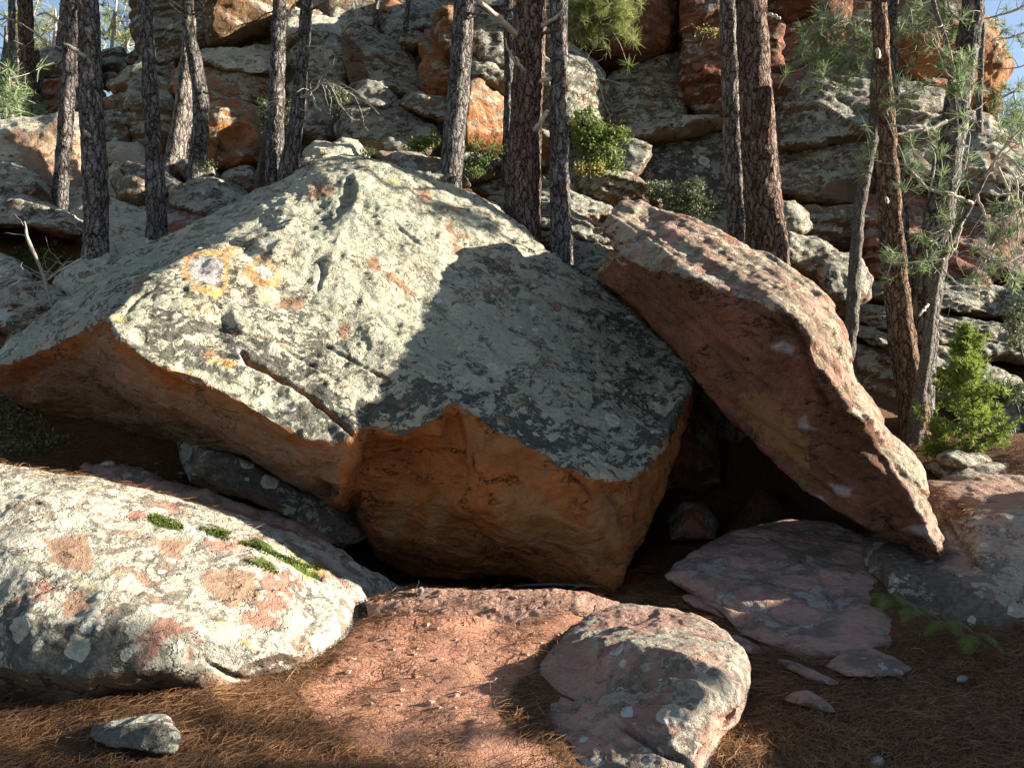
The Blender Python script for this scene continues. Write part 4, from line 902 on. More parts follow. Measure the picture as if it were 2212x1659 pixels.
# shelving beds behind
for k, (lab, pl, d) in enumerate([
    ('highest of the thin shelving beds below the thick red pine', [(1000,392),(1040,382),(1100,386),(1180,398),(1250,424),(1310,446),(1326,470),(1240,470),(1140,440),(1050,424)], 10.2),
    ('second shelving bed between the pine trunks', [(1060,432),(1120,436),(1200,452),(1270,476),(1330,500),(1326,528),(1230,520),(1140,490),(1080,470)], 9.7),
    ('third shelving bed with a dark gap under it', [(1110,486),(1180,496),(1250,516),(1320,544),(1326,580),(1240,572),(1160,540)], 9.3),
    ('lowest shelving bed meeting the huge boulder', [(1190,548),(1250,556),(1316,580),(1340,612),(1300,624),(1230,600)], 8.9),
    ('top grey bed of the right-hand terrace', [(1800,600),(1900,606),(2000,612),(2110,616),(2260,640),(2280,690),(2160,690),(2020,668),(1900,650),(1820,640)], 10.2),
    ('middle pale bed of the right-hand terrace', [(1780,642),(1880,656),(2000,676),(2140,700),(2280,740),(2280,790),(2120,770),(1980,735),(1860,705),(1790,680)], 9.8),
    ('sunlit tapering bed of the right-hand terrace', [(1810,690),(1900,716),(2000,748),(2110,788),(2260,850),(2270,890),(2160,860),(2040,810),(1920,765),(1830,730)], 9.3),
    ('low dark-edged bed behind the yellow-green juniper', [(2050,880),(2140,870),(2240,890),(2280,940),(2180,935),(2090,925)], 8.7)]):
    auto_rock('boulder', lab, pl, d, bulge=.5, lean=.7, mat=M_BEDS, group='thin shelving beds of stone', strata=(.04, 9, (.34, .1, .94)), edge=18)
slope('dark recess wall under the right-hand terrace', [(1830,740),(1920,770),(2050,820),(2200,880),(2200,960),(2000,970),(1850,960),(1820,860)], 9.6, M_BROWN, bulge=.3, strata=TB)
slope('brown angular rock beside the two big pines', [(1672,462),(1690,444),(1714,442),(1736,462),(1748,492),(1730,506),(1690,502)], 10.5, M_BROWN, bulge=.4, lean=.2)
slope('smooth grey rock with a rolled edge right of the two big pines', [(1680,520),(1710,506),(1760,520),(1800,548),(1812,590),(1790,612),(1750,600),(1700,570)], 9.7, M_BROWN, bulge=.5, lean=.5)
slope('pitted rounded rock above the leaning slab', [(1758,566),(1800,548),(1850,566),(1878,600),(1874,640),(1830,664),(1790,640)], 9.3, M_GREY, bulge=.5, lean=.4)
slope('flaky stone beside the head of the leaning slab', [(1240,590),(1290,560),(1330,548),(1340,590),(1330,640),(1290,624)], 8.3, M_BEDS, bulge=.3)
# left of the huge boulder
slope('dark grey angular boulder left of the huge boulder', [(-30,640),(10,618),(60,608),(110,622),(138,650),(134,690),(110,722),(70,740),(20,720),(-30,700)], 8.1, M_GREY, bulge=.5, lean=.3)
slope('sunlit lichen boulder cut by the left edge', [(-90,560),(0,556),(30,566),(58,600),(62,624),(30,636),(-90,650)], 8.7, M_PALE, bulge=.4, lean=.4)
slope('grey boulder at the foot of the second pine', [(122,612),(150,584),(190,562),(232,556),(240,620),(220,660),(170,672),(136,656)], 8.4, M_PALE, bulge=.4, lean=.4)
slope('small stone in shade below the dark angular boulder', [(20,734),(40,722),(66,738),(56,762),(28,760)], 7.8, M_GREY, bulge=.2)
slope('sunlit flat stone under the third pine', [(232,536),(300,520),(370,508),(372,530),(300,560),(236,580)], 9.0, M_PALE, bulge=.3, lean=.6)
slope('flat ledge of stone along the back of the long foreground boulder', [(180,1010),(240,1004),(330,1030),(430,1060),(540,1096),(640,1130),(720,1170),(700,1180),(560,1140),(400,1094),(260,1056)], 6.1, M_FLAT, bulge=.2, lean=.6)
slope('sunlit flagstone below the juniper', [(2030,986),(2070,976),(2120,984),(2134,996),(2090,1006),(2040,1000)], 7.0, M_BROWN, bulge=.12, lean=.3)
slope('dark flagstone behind the brown right-hand boulder', [(2000,1010),(2080,996),(2180,1000),(2230,1016),(2200,1034),(2060,1040)], 6.95, M_GREY, bulge=.2, lean=.3)

# stones that carry the slope on past both edges of the view
slope('broad grey slab continuing the slope past the left edge', [(-520,470),(-300,430),(-110,440),(-100,520),(-280,540),(-500,560)], 9.8, M_GREY, bulge=.5, lean=.7, strata=TB)
slope('angular boulder low on the slope past the left edge', [(-420,640),(-300,590),(-150,600),(-90,680),(-160,780),(-380,790)], 7.9, M_GREY, bulge=.6, lean=.4)
slope('pale block high on the slope past the left edge', [(-480,300),(-330,250),(-160,270),(-150,390),(-300,420),(-470,410)], 11.4, M_PALE, bulge=.5, lean=.4)
slope('layered grey outcrop past the right edge beyond the terrace', [(2290,560),(2440,540),(2620,600),(2640,700),(2460,720),(2290,690)], 10.0, M_BEDS, bulge=.6, lean=.7, strata=TB)
slope('brown rounded boulder past the right edge below the terrace', [(2300,800),(2420,770),(2560,820),(2600,920),(2440,960),(2310,930)], 8.3, M_BROWN, bulge=.6, lean=.4)
slope('red ledge high past the right edge beside the brown hump', [(2270,400),(2420,380),(2600,440),(2600,540),(2430,530),(2280,520)], 11.6, M_RED, bulge=.6, lean=.5, strata=HB2)

# solid hill of rock the blocks belong to
def make_cliff_mass():
    out = [(300,-200,16),(304,160,15.5),(240,250,15),(60,270,15),(60,420,13.5),(600,430,12.5),(1000,430,12.2),(1300,500,12.0),(1700,560,12.0),(2100,620,11.5),(2290,600,12.3),(2290,380,13),(2180,290,13.6),(2130,240,14),(2120,80,14.5),(2060,-200,15)]
    inn = [[(400,100,15.2),(700,120,14.8),(1000,150,14.0),(1300,150,14.2),(1700,100,14.6),(2000,120,14.2)], [(500,300,13.4),(900,330,12.8),(1300,330,13.4),(1700,420,12.7)]]
    return rock('cliff', 'sandstone hillside rising behind the pines', out, inn, back=2, vox=.11, smooth=2, amps=((.25,.7),(.08,2.5)), strata=(.08,3,(.1,.1,1)), mat=M_BROWN, kind='structure')
o = make_cliff_mass()
del o['category']

# low boulder added out of view to shade the floor before the cleft
v_ = [(5.2,1.6,-.2),(5.0,4.6,-.2),(5.6,6.9,-.2),(8.6,6.8,-.2),(9,1.8,-.2),(5.5,2.0,.9),(5.4,4.6,1.1),(5.9,6.4,1.0),(6.0,2.2,1.60),(6.1,4.4,1.54),(6.2,5.0,1.50),(6.4,6.1,1.48),(8,6.2,1.5),(8.2,2.4,1.6)]
bm = bmesh.new()
for q in v_: bm.verts.new(q)
bmesh.ops.convex_hull(bm, input=bm.verts)
me = bpy.data.meshes.new('w'); bm.to_mesh(me); bm.free()
vv = [tuple(q.co) for q in me.vertices]; ff = [list(q.vertices) for q in me.polygons]
bpy.data.meshes.remove(me)
co, no, li, lt = voxelise(vv, ff, .07, 3)
co = co + no * (.06 * vnoise(co * 1.5) + .03 * vnoise(co * 5))[:, None]
me = mesh_np('boulder', co - np.array([7, 4.6, 0]), li, lt)
z0 = np.zeros((len(co), 4), np.float32); set_attr(me, 'paint', z0); set_attr(me, 'paint2', z0)
tag(link('boulder', me, M_GREY, None, (7, 4.6, 0)), 'added low grey boulder, unseen outside the right edge, that shades the floor', 'boulder')
# ------------------------------------------------------------------ pines
def bark_mat(name, plate_a, plate_b, fis, scale=1.0, rust=(.15,.085,.06)):
    g = G(name)
    c = g.coord()
    w = g.vmath('SCALE', g.vmath('SUBTRACT', g.noise(c, 7, 4, .65, color=True), (.5,.5,.5)), scale=.13)
    cs = g.vmath('MULTIPLY', g.vmath('ADD', c, w), (1, 1, .22))
    v1 = g.voro(cs, 17 * scale, 'DISTANCE_TO_EDGE')
    v2 = g.voro(g.vmath('MULTIPLY', g.vmath('ADD', c, w), (1, 1, .5)), 46 * scale, 'DISTANCE_TO_EDGE')
    cell = g.n.new('ShaderNodeTexVoronoi'); g.put(cell.inputs['Vector'], g.vmath('MULTIPLY', g.vmath('ADD', c, w), (1, 1, .5))); cell.inputs['Scale'].default_value = 46 * scale
    cv = g.sep(cell.outputs['Color'])
    fine = g.noise(g.vmath('MULTIPLY', c, (1, 1, .4)), 70, 6, .72)
    big = g.noise(c, 2.4, 5, .62)
    t = g.math('ADD', g.math('MULTIPLY', cv[0], .55), g.math('ADD', g.math('MULTIPLY', fine, .5), g.math('MULTIPLY', g.math('SUBTRACT', big, .5), .8)))
    pl = g.mix(g.step(t, .2, .85), plate_a, plate_b)
    pl = g.mix(g.math('MULTIPLY', g.step(g.noise(c, 3.1, 5, .65), .52, .66), .6), pl, rust)
    m = g.step(g.math('ADD', v1, g.math('MULTIPLY', g.math('SUBTRACT', fine, .5), .16)), .0, .13)
    m2 = g.step(g.math('ADD', v2, g.math('MULTIPLY', g.math('SUBTRACT', fine, .5), .10)), -.01, .09, .35, 1)
    col = g.mix(g.math('MULTIPLY', m, m2), fis, pl)
    h = g.math('ADD', g.math('MULTIPLY', g.step(v1, 0, .22), 1.0), g.math('ADD', g.math('MULTIPLY', fine, .5), g.math('MULTIPLY', g.step(v2, 0, .15), .3)))
    return g.finish(col, .95, g.bump(h, 1.0, .045), .15)
BARK = bark_mat('grey pine bark', (.185,.162,.144), (.37,.335,.305), (.036,.029,.025))
BARK_RED = bark_mat('reddish pine bark', (.21,.135,.10), (.38,.275,.22), (.032,.018,.014), rust=(.19,.065,.04))
BARK_PALE = bark_mat('pale pine bark', (.30,.255,.22), (.48,.42,.365), (.06,.045,.036))
BARK_TAN = bark_mat('brown flaking pine bark', (.26,.155,.095), (.38,.25,.165), (.05,.026,.017), 1.2, rust=(.26,.10,.045))
BARK_SMOOTH = bark_mat('smooth grey young bark', (.27,.235,.20), (.36,.32,.28), (.14,.115,.095), 2.2)
def plain_mat(name, a, b, sc=14, tr=0.0, rough=.8, stretch=(1,1,1)):
    g = G(name); c = g.coord()
    n = g.noise(g.vmath('MULTIPLY', c, stretch), sc, 4, .6)
    return g.finish(g.mix(g.step(n, .3, .7), a, b), rough, None if tr else g.bump(n, .5, .01), .2, tr)
DEADWOOD = plain_mat('weathered dead wood', (.30,.26,.20), (.48,.43,.35), 30)
DARKWOOD = plain_mat('dark dead twig', (.06,.045,.035), (.13,.10,.08), 30)
CUT = plain_mat('fresh pruning cut', (.52,.45,.34), (.66,.60,.49), 50)
def leaf_mat(name, a, b, tr=.35, spec=.3):
    g = G(name)
    at = g.n.new('ShaderNodeAttribute'); at.attribute_name = 'tone'
    sp = g.n.new('ShaderNodeSeparateColor'); g.l.new(at.outputs['Color'], sp.inputs[0])
    return g.finish(g.mix(sp.outputs[0], a, b), .55, None, spec, tr)
NEEDLE = leaf_mat('pine needles', (.09,.15,.06), (.32,.39,.19))
NEEDLE_DARK = leaf_mat('pine needles in the far wood', (.05,.08,.03), (.18,.21,.08))
NEEDLE_YEL = leaf_mat('yellow-green pine needles', (.14,.19,.05), (.30,.32,.12), .5)
LEAF_OAK = leaf_mat('fresh oak leaves', (.06,.11,.025), (.23,.27,.07), .45)
LEAF_HOLM = leaf_mat('grey holm oak leaves', (.06,.09,.035), (.18,.20,.10), .3)
LEAF_YELLOW = leaf_mat('yellow autumn leaves', (.26,.25,.05), (.36,.33,.09), .5)
JUNIPER = leaf_mat('juniper sprays', (.10,.16,.03), (.30,.35,.07), .45)
FERN = leaf_mat('fern fronds', (.07,.125,.02), (.19,.26,.055), .3)
MOSS = leaf_mat('cushion moss', (.04,.065,.01), (.13,.16,.025), .15)

def frame(t):
    t = t / (np.linalg.norm(t) + 1e-9)
    a = np.array([0, 0, 1.0]) if abs(t[2]) < .9 else np.array([1.0, 0, 0])
    u = np.cross(a, t); u /= np.linalg.norm(u)
    return u, np.cross(t, u)

class Tubes:
    def __init__(s): s.v = []; s.f = []; s.n = 0
    def add(s, pts, rad, seg=6, cap=True):
        pts = np.asarray(pts, float); m = len(pts)
        tan = np.gradient(pts, axis=0)
        ang = np.linspace(0, 2 * np.pi, seg, endpoint=False)
        u, w = frame(tan[0])
        ring = []
        for k in range(m):
            t = tan[k] / (np.linalg.norm(tan[k]) + 1e-9)
            u = u - t * np.dot(u, t); u /= np.linalg.norm(u) + 1e-9
            w = np.cross(t, u)
            ring.append(pts[k] + rad[k] * (np.cos(ang)[:, None] * u + np.sin(ang)[:, None] * w))
        b = s.n
        s.v += ring; s.n += m * seg
        for k in range(m - 1):
            for j in range(seg):
                a0 = b + k * seg + j; a1 = b + k * seg + (j + 1) % seg
                s.f.append((a0, a1, a1 + seg, a0 + seg))
        if cap:
            s.f.append(tuple(b + (m - 1) * seg + j for j in range(seg)))
            s.f.append(tuple(b + j for j in reversed(range(seg))))
    def mesh(s, name):
        V = np.concatenate(s.v)
        flat = np.fromiter((i for f in s.f for i in f), np.int32)
        return mesh_np(name, V, flat, np.array([len(f) for f in s.f]), True)

def smooth_path(pts, m):
    pts = np.asarray(pts, float)
    L = np.concatenate([[0], np.cumsum(np.linalg.norm(np.diff(pts[:, :3], axis=0), axis=1))])
    t = np.linspace(0, L[-1], m)
    out = np.empty((m, pts.shape[1]))
    # Catmull-Rom through the points
    for i, tt in enumerate(t):
        k = min(np.searchsorted(L, tt, 'right') - 1, len(pts) - 2)
        f = (tt - L[k]) / (L[k + 1] - L[k] + 1e-9)
        p0 = pts[max(k - 1, 0)]; p1 = pts[k]; p2 = pts[k + 1]; p3 = pts[min(k + 2, len(pts) - 1)]
        out[i] = .5 * (2 * p1 + (p2 - p0) * f + (2 * p0 - 5 * p1 + 4 * p2 - p3) * f * f + (3 * p1 - p0 - 3 * p2 + p3) * f ** 3)
    return out

def bough(start, direction, length, r0, wig=.12, droop=0.0, n=9, r1=None, rr=random):
    p = np.array(start, float); d = np.array(direction, float); d /= np.linalg.norm(d)
    pts = [p.copy()]; st = length / (n - 1)
    for k in range(n - 1):
        d = d + np.array([rr.gauss(0, wig), rr.gauss(0, wig), rr.gauss(0, wig) - droop])
        d /= np.linalg.norm(d)
        p = p + d * st; pts.append(p.copy())
    r1 = r0 * .25 if r1 is None else r1
    return np.array(pts), np.linspace(r0, r1, n)

def needle_tufts(tufts, count, length, width, rs, spread=1.0):
    """tufts: list of (point, direction); each gives a brush of thin needles"""
    n = len(tufts) * count
    P0 = np.repeat(np.array([t[0] for t in tufts]), count, 0)
    D0 = np.repeat(np.array([np.asarray(t[1]) / np.linalg.norm(t[1]) for t in tufts]), count, 0)
    back = rs.uniform(0, .5, n)[:, None] * length
    d = D0 * rs.uniform(.25, 1.0, n)[:, None] + rs.normal(0, .42 * spread, (n, 3))
    d /= np.linalg.norm(d, axis=1)[:, None]
    L = length * rs.uniform(.65, 1.15, n)[:, None]
    a = P0 - D0 * back
    tip = a + d * L - np.array([0, 0, .12]) * (L ** 1.0) * rs.uniform(0, 1, n)[:, None]
    side = np.cross(d, rs.normal(0, 1, (n, 3))); side /= np.linalg.norm(side, axis=1)[:, None] + 1e-9
    w = width * rs.uniform(.7, 1.2, n)[:, None]
    V = np.stack([a - side * w * .5, a + side * w * .5, tip + side * w * .22, tip - side * w * .22], 1).reshape(-1, 3)
    F = np.arange(n * 4)
    tone = np.repeat(np.repeat(rs.uniform(0, 1, len(tufts)), count) * .6 + rs.uniform(0, .4, n), 4)
    return V, F, np.full(n, 4), tone

def foliage_obj(name, V, Fl, lt, tone, mat, parent=None, loc=None):
    if parent is not None: V = V - np.array(parent.location)
    me = mesh_np(name, V, Fl, lt, False)
    c = np.zeros((len(V), 4), np.float32); c[:, 0] = tone; c[:, 3] = 1
    set_attr(me, 'tone', c)
    return link(name, me, mat, parent, loc)

def leaves(points, size, rs, mat_tone=None, aspect=.55):
    n = len(points); pts = np.asarray(points)
    a = rs.normal(0, 1, (n, 3)); a /= np.linalg.norm(a, axis=1)[:, None]
    b = np.cross(a, rs.normal(0, 1, (n, 3))); b /= np.linalg.norm(b, axis=1)[:, None] + 1e-9
    s = size * rs.uniform(.6, 1.3, n)[:, None]
    V = np.stack([pts - a * s, pts + b * s * aspect, pts + a * s, pts - b * s * aspect], 1).reshape(-1, 3)
    tone = np.repeat(rs.uniform(0, 1, n), 4) if mat_tone is None else np.repeat(mat_tone, 4)
    return V, np.arange(n * 4), np.full(n, 4), tone

def crown_points(top, rs, nb=26, spread=2.2, height=4.0, per=16):
    t = []
    for k in range(nb):
        f = k / nb
        r = spread * (1 - .65 * f) * rs.uniform(.6, 1.1)
        ang = rs.uniform(0, 2 * np.pi)
        o = np.array([0, 0, height * f + rs.normal(0, .2)])
        dr = np.array([math.cos(ang), math.sin(ang), .25])
        for q in range(per):
            u = rs.uniform(.35, 1.0)
            t.append((top + o + dr * r * u + rs.normal(0, .22, 3), dr + np.array([0, 0, .6])))
    return t

PINES = 'pines rising among the boulders'
def pine(label, path, mat, name='pine_tree', top=9.5, branches=(), group=PINES, seg=26, sink=.5, stubs=(), crown=True, extra=(), bark=.012, base_flare=1.12):
    """path: (px, py, width px, distance) from top to bottom"""
    w = [list(P(x, y, d)) + [wd / F * d * .5] for x, y, wd, d in path]
    w = w[::-1]                                            # bottom first
    base = np.array(w[0][:3])
    if sink: w = [[base[0], base[1], base[2] - sink, w[0][3] * base_flare]] + w
    e = np.array(w[-1]); p = np.array(w[-2])
    if crown:
        dr = (e[:3] - p[:3]); dr /= np.linalg.norm(dr)
        dr = dr * .5 + np.array([0, 0, .7]); dr /= np.linalg.norm(dr)
        rem = max(1.0, top - e[2])
        w.append(list(e[:3] + dr * rem * .5) + [e[3] * .8]); w.append(list(e[:3] + dr * rem * .5 + np.array([0, 0, rem * .5])) + [e[3] * .4])
    w = np.array(w)
    Ltot = np.linalg.norm(np.diff(w[:, :3], axis=0), axis=1).sum()
    sp = smooth_path(w, int(max(30, Ltot / .045)))
    T = Tubes(); T.add(sp[:, :3], sp[:, 3], seg)
    V = np.concatenate(T.v)
    ctr = np.repeat(sp[:, :3], seg, 0); out = V - ctr
    rad = np.linalg.norm(out, axis=1); out /= rad[:, None] + 1e-9
    seed = hash_name(label) % 311
    q = V * np.array([1, 1, .28])
    n1 = vnoise(q * 22 + seed); n2 = vnoise(V * np.array([1, 1, .5]) * 45 + seed); n3 = vnoise(V * 3 + seed)
    amp = np.minimum(bark, rad * .16)
    V = V + out * (amp * (1.1 * n1 + .6 * n2) + rad * .05 * n3)[:, None]
    root = empty(name, base)
    tag(root, label, 'tree', group)
    flat = np.fromiter((i for f in T.f for i in f), np.int32)
    link('trunk', mesh_np('trunk', V - base, flat, np.array([len(f) for f in T.f]), True), mat, root)
    rr = random.Random(seed)
    for br in branches:
        b_mat = br.get('mat', DARKWOOD)
        pts = np.array([P(*q[:3]) for q in br['pts']])
        rads = np.array([q[3] / F * q[2] * .5 for q in br['pts']])
        m = max(8, 4 * len(pts))
        sp2 = smooth_path(np.column_stack([pts, rads]), m)
        sp2[1:, :3] += np.array([[rr.gauss(0, .006) for _ in range(3)] for _ in range(m - 1)])
        B = Tubes(); B.add(sp2[:, :3] - base, np.maximum(sp2[:, 3], .002), 7)
        for _ in range(br.get('twigs', 0)):
            k = rr.randrange(int(m * br.get('from', .3)), m)
            dr = sp2[min(k + 1, m - 1), :3] - sp2[max(k - 1, 0), :3]; dr /= np.linalg.norm(dr) + 1e-9
            tp, tr = bough(sp2[k, :3] - base, dr + np.array([rr.gauss(0, .8), rr.gauss(0, .8), rr.gauss(0, .8)]), rr.uniform(.25, .65) * br.get('tl', 1), max(sp2[k, 3] * .5, .0045), .28, br.get('droop', .05), 8, rr=rr)
            B.add(tp, np.maximum(tr, .0018), 5)
        link('branch', B.mesh('branch'), b_mat, root)
    for x, y, d, wd, m_ in stubs:
        c0 = P(x, y, d) - base
        B = Tubes(); r = wd / F * d * .5
        B.add([c0 + np.array([.05, .10, .0]), c0 + np.array([0, 0, 0]), c0 + np.array([-.035, -.05, .008])], [r * 1.15, r, r * .92], 12)
        link('branch_stub', B.mesh('branch_stub'), m_, root)
    if crown:
        rs = np.random.default_rng(seed)
        V, Fl, lt, tone = needle_tufts(crown_points(np.array(w[-2][:3]) + [0, 0, -.3], rs, 22, 1.9, rem * .5 + .8, 12), 16, .2, .012, rs, 1.3)
        foliage_obj('crown', V, Fl, lt, tone, NEEDLE_DARK, root)
    return root
D = DEADWOOD
pine('far reddish pine at the left edge with sunlit flaky bark', [(56,-60,27,14.2),(55,0,28,14.2),(58,120,30,14.2),(66,256,33,14.2)], BARK_RED, branches=[dict(pts=[(50,60,14.1,6),(20,40,14,4),(-20,50,14,2)], twigs=5, mat=D), dict(pts=[(60,60,14.1,5),(100,90,13.9,3),(140,110,13.8,2)], twigs=6, mat=D), dict(pts=[(52,160,14.1,5),(10,150,13.9,3),(-10,130,13.9,2)], twigs=5, mat=D)])
pine('slender pine close beside the far reddish pine', [(80,110,9,14.5),(84,180,11,14.5),(94,262,13,14.5)], BARK, crown=False)
pine('pale curving pine far back at the left', [(148,-60,16,16.5),(142,0,18,16.5),(132,90,20,16.5),(114,190,19,16.5),(98,262,20,16.5)], BARK_PALE, branches=[dict(pts=[(140,55,16.3,4),(100,30,16.2,3),(80,34,16.2,2)], twigs=5, mat=D), dict(pts=[(124,140,16.3,4),(150,190,16,2.5),(156,220,16,1.5)], twigs=4, mat=D)])
pine('thin pale pine at the extreme left edge', [(18,60,12,18),(12,120,12,18),(6,200,14,18)], BARK_PALE, crown=False)
pine('thin dark pine behind the far reddish pine', [(26,-40,13,16.8),(24,120,14,16.8),(14,210,16,16.8)], BARK)
pine('dark rough pine rooted in the pale domed rock', [(155,-60,24,10.4),(152,0,24,10.4),(150,120,27,10.4),(143,250,29,10.4),(136,350,30,10.4),(128,470,32,10.4)], BARK,
     branches=[dict(pts=[(150,30,10.3,7),(140,14,10.2,5),(130,10,10.1,4)]), dict(pts=[(158,26,10.3,6),(168,12,10.2,5)]), dict(pts=[(160,235,10.3,4),(168,222,10.2,3)], mat=D), dict(pts=[(140,320,10.2,5),(128,310,10.1,2)])])
pine('narrow pine between the dark rough one and the thick grey one', [(168,-60,15,13),(166,0,16,13),(163,120,19,13),(160,258,24,13)], BARK)
pine('thick grey pine standing at the left shoulder of the huge boulder', [(188,-60,40,8.8),(190,0,42,8.8),(195,120,44,8.8),(199,240,46,8.8),(206,400,49,8.8),(207,520,50,8.8),(206,612,54,8.8)], BARK,
     branches=[dict(pts=[(182,124,8.62,10),(165,110,8.5,9),(146,98,8.4,6),(138,94,8.38,3)], mat=D), dict(pts=[(190,38,8.6,10),(176,14,8.5,8),(168,-10,8.5,6)]), dict(pts=[(212,118,8.7,5),(240,108,8.6,3),(248,104,8.6,2)]), dict(pts=[(192,295,8.58,10),(184,285,8.5,7)], mat=D)])
pine('straight dark pine left of the pale twin trunks', [(312,-60,26,9.4),(314,0,28,9.4),(322,140,30,9.4),(331,300,36,9.4),(337,420,40,9.4),(339,524,44,9.4)], BARK)
pine('pale sunlit pine with a twin stem behind the curved one', [(404,-60,20,11.7),(406,60,23,11.7),(402,150,28,11.7),(392,250,36,11.7),(378,340,42,11.7),(370,376,50,11.7)], BARK_PALE)
pine('second pale stem leaning on the sunlit twin', [(414,40,18,11.9),(412,150,22,11.9),(409,260,25,11.9),(404,360,28,11.9)], BARK_PALE, crown=False)
pine('curved dark pine crossing before the pale twin trunks', [(398,-60,26,11),(402,0,26,11),(408,70,26,11),(419,120,29,11),(430,180,31,11),(434,270,33,11),(427,340,33,11),(423,392,38,11)], BARK,
     branches=[dict(pts=[(400,22,10.9,6),(378,10,10.8,5),(352,-8,10.7,4)]), dict(pts=[(404,40,10.9,6),(380,22,10.8,5),(362,6,10.7,3)]), dict(pts=[(416,32,10.9,5),(436,36,10.8,4),(452,40,10.7,3)]), dict(pts=[(414,26,10.9,3),(436,16,10.8,2),(446,-4,10.8,2)]), dict(pts=[(440,200,10.9,5),(462,206,10.8,3)])])
pine('straight pine rising from the left slope of the huge boulder', [(606,-60,29,10.2),(605,0,30,10.2),(600,120,31,10.2),(596,260,34,10.2),(590,402,38,10.2)], BARK,
     branches=[dict(pts=[(596,20,10,3),(560,40,9.9,2.5),(520,56,9.9,2)], twigs=3), dict(pts=[(612,40,10.1,3),(634,20,10,2.5),(640,-20,10,2)], mat=D), dict(pts=[(610,210,10.1,3),(560,232,10,2)], twigs=2, mat=D)])
pine('second pine stem forking beside the straight one on the boulder slope', [(666,-60,23,10),(663,0,24,10),(655,110,26,10),(645,220,29,10),(632,320,35,10),(620,394,46,10)], BARK,
     branches=[dict(pts=[(655,60,9.9,4),(634,74,9.8,3),(612,86,9.8,2)]), dict(pts=[(668,22,9.9,5),(690,14,9.8,4),(714,-2,9.8,2)]), dict(pts=[(650,210,9.9,5),(672,200,9.7,4),(700,180,9.6,3),(740,192,9.5,2)], twigs=22, mat=D, droop=.12), dict(pts=[(660,100,9.9,3),(690,104,9.8,2),(722,112,9.8,1.5)], twigs=4, mat=D), dict(pts=[(648,238,9.9,3),(680,242,9.8,2)], mat=D), dict(pts=[(654,150,9.9,3),(690,156,9.8,2)], twigs=3)])
pine('little dead snag at the foot of the forked pines', [(577,262,9,10.6),(574,300,11,10.6),(566,340,12,10.6),(556,402,13,10.6)], BARK_SMOOTH, crown=False)
pine('tall centre pine directly behind the crest of the huge boulder', [(1004,-60,45,9.8),(1003,0,46,9.8),(996,120,47,9.8),(990,210,48,9.8),(981,300,49,9.8),(972,400,53,9.8)], BARK,
     branches=[dict(pts=[(1014,30,9.7,6),(1040,34,9.6,5),(1072,30,9.5,3)]), dict(pts=[(1012,42,9.7,5),(1040,30,9.6,4),(1060,34,9.5,2)], mat=D)])
pine('thin crooked pine on the ledge left of the tall centre pine', [(884,-60,10,13),(882,0,10,13),(874,80,12,13),(866,160,13,13),(860,224,17,13)], BARK, crown=False)
pine('small root-footed pine among the sunlit top boulders', [(820,-40,8,14.4),(816,0,9,14.4),(812,40,12,14.4),(816,78,22,14.4)], BARK, crown=False, branches=[dict(pts=[(762,2,13.8,2),(768,40,13.7,2),(764,66,13.6,2)], twigs=22, mat=D, droop=.15, tl=.8)])
pine('thick red-barked pine with broken branch stubs', [(1148,-60,63,9),(1147,0,64,9),(1144,120,67,9),(1138,230,69,9),(1132,350,72,9),(1128,440,76,9),(1126,530,86,9)], BARK_RED, seg=32, bark=.016,
     branches=[dict(pts=[(1114,76,8.8,13),(1090,50,8.6,12),(1056,22,8.4,10),(1010,-14,8.2,9)], mat=D), dict(pts=[(1116,140,8.85,6),(1104,120,8.7,5),(1090,84,8.6,3)], mat=D), dict(pts=[(1172,58,8.85,8),(1196,42,8.7,8),(1216,24,8.6,5)], mat=D), dict(pts=[(1176,72,8.85,8),(1200,66,8.7,7),(1212,62,8.65,4)]),
               dict(pts=[(1130,150,8.72,8),(1122,142,8.62,7),(1114,124,8.58,4)], mat=D), dict(pts=[(1168,176,8.8,9),(1182,172,8.7,8),(1190,170,8.65,4)], mat=D), dict(pts=[(1156,282,8.66,10),(1170,262,8.55,11),(1182,240,8.5,8)], mat=D), dict(pts=[(1120,20,8.8,7),(1096,22,8.7,6),(1080,20,8.6,4)])])
pine('slim pine half hidden behind the thick red-barked pine', [(1098,-60,20,10.6),(1098,0,20,10.6),(1100,150,22,10.6),(1098,260,22,10.6),(1096,400,25,10.6)], BARK)
pine('straight pine just right of the thick red-barked one', [(1207,-60,36,8.8),(1207,0,36,8.8),(1207,150,38,8.8),(1208,300,41,8.8),(1210,440,44,8.8),(1213,566,52,8.8)], BARK,
     branches=[dict(pts=[(1216,118,8.7,3),(1240,128,8.6,3),(1270,150,8.5,2.5),(1290,160,8.5,2)], twigs=12, mat=D, droop=.12, **{'from': .5})])
pine('left one of the two big pines behind the leaning slab, grey bark', [(1570,-60,36,9.9),(1572,0,37,9.9),(1577,120,40,9.9),(1582,240,42,9.9),(1589,380,44,9.9),(1598,520,50,9.9)], BARK_PALE,
     branches=[dict(pts=[(1556,60,9.8,3),(1530,70,9.7,2),(1500,66,9.6,1.5)], twigs=5, mat=BARK_TAN)])
pine('right one of the two big pines behind the leaning slab, sunlit plates', [(1618,-60,60,9.3),(1622,0,62,9.3),(1628,120,66,9.3),(1635,250,70,9.3),(1644,380,74,9.3),(1652,480,80,9.3),(1658,570,92,9.3)], BARK_RED, seg=32, bark=.018,
     branches=[dict(pts=[(1660,32,9.1,7),(1676,36,9,6),(1684,42,8.95,5)], mat=CUT)])
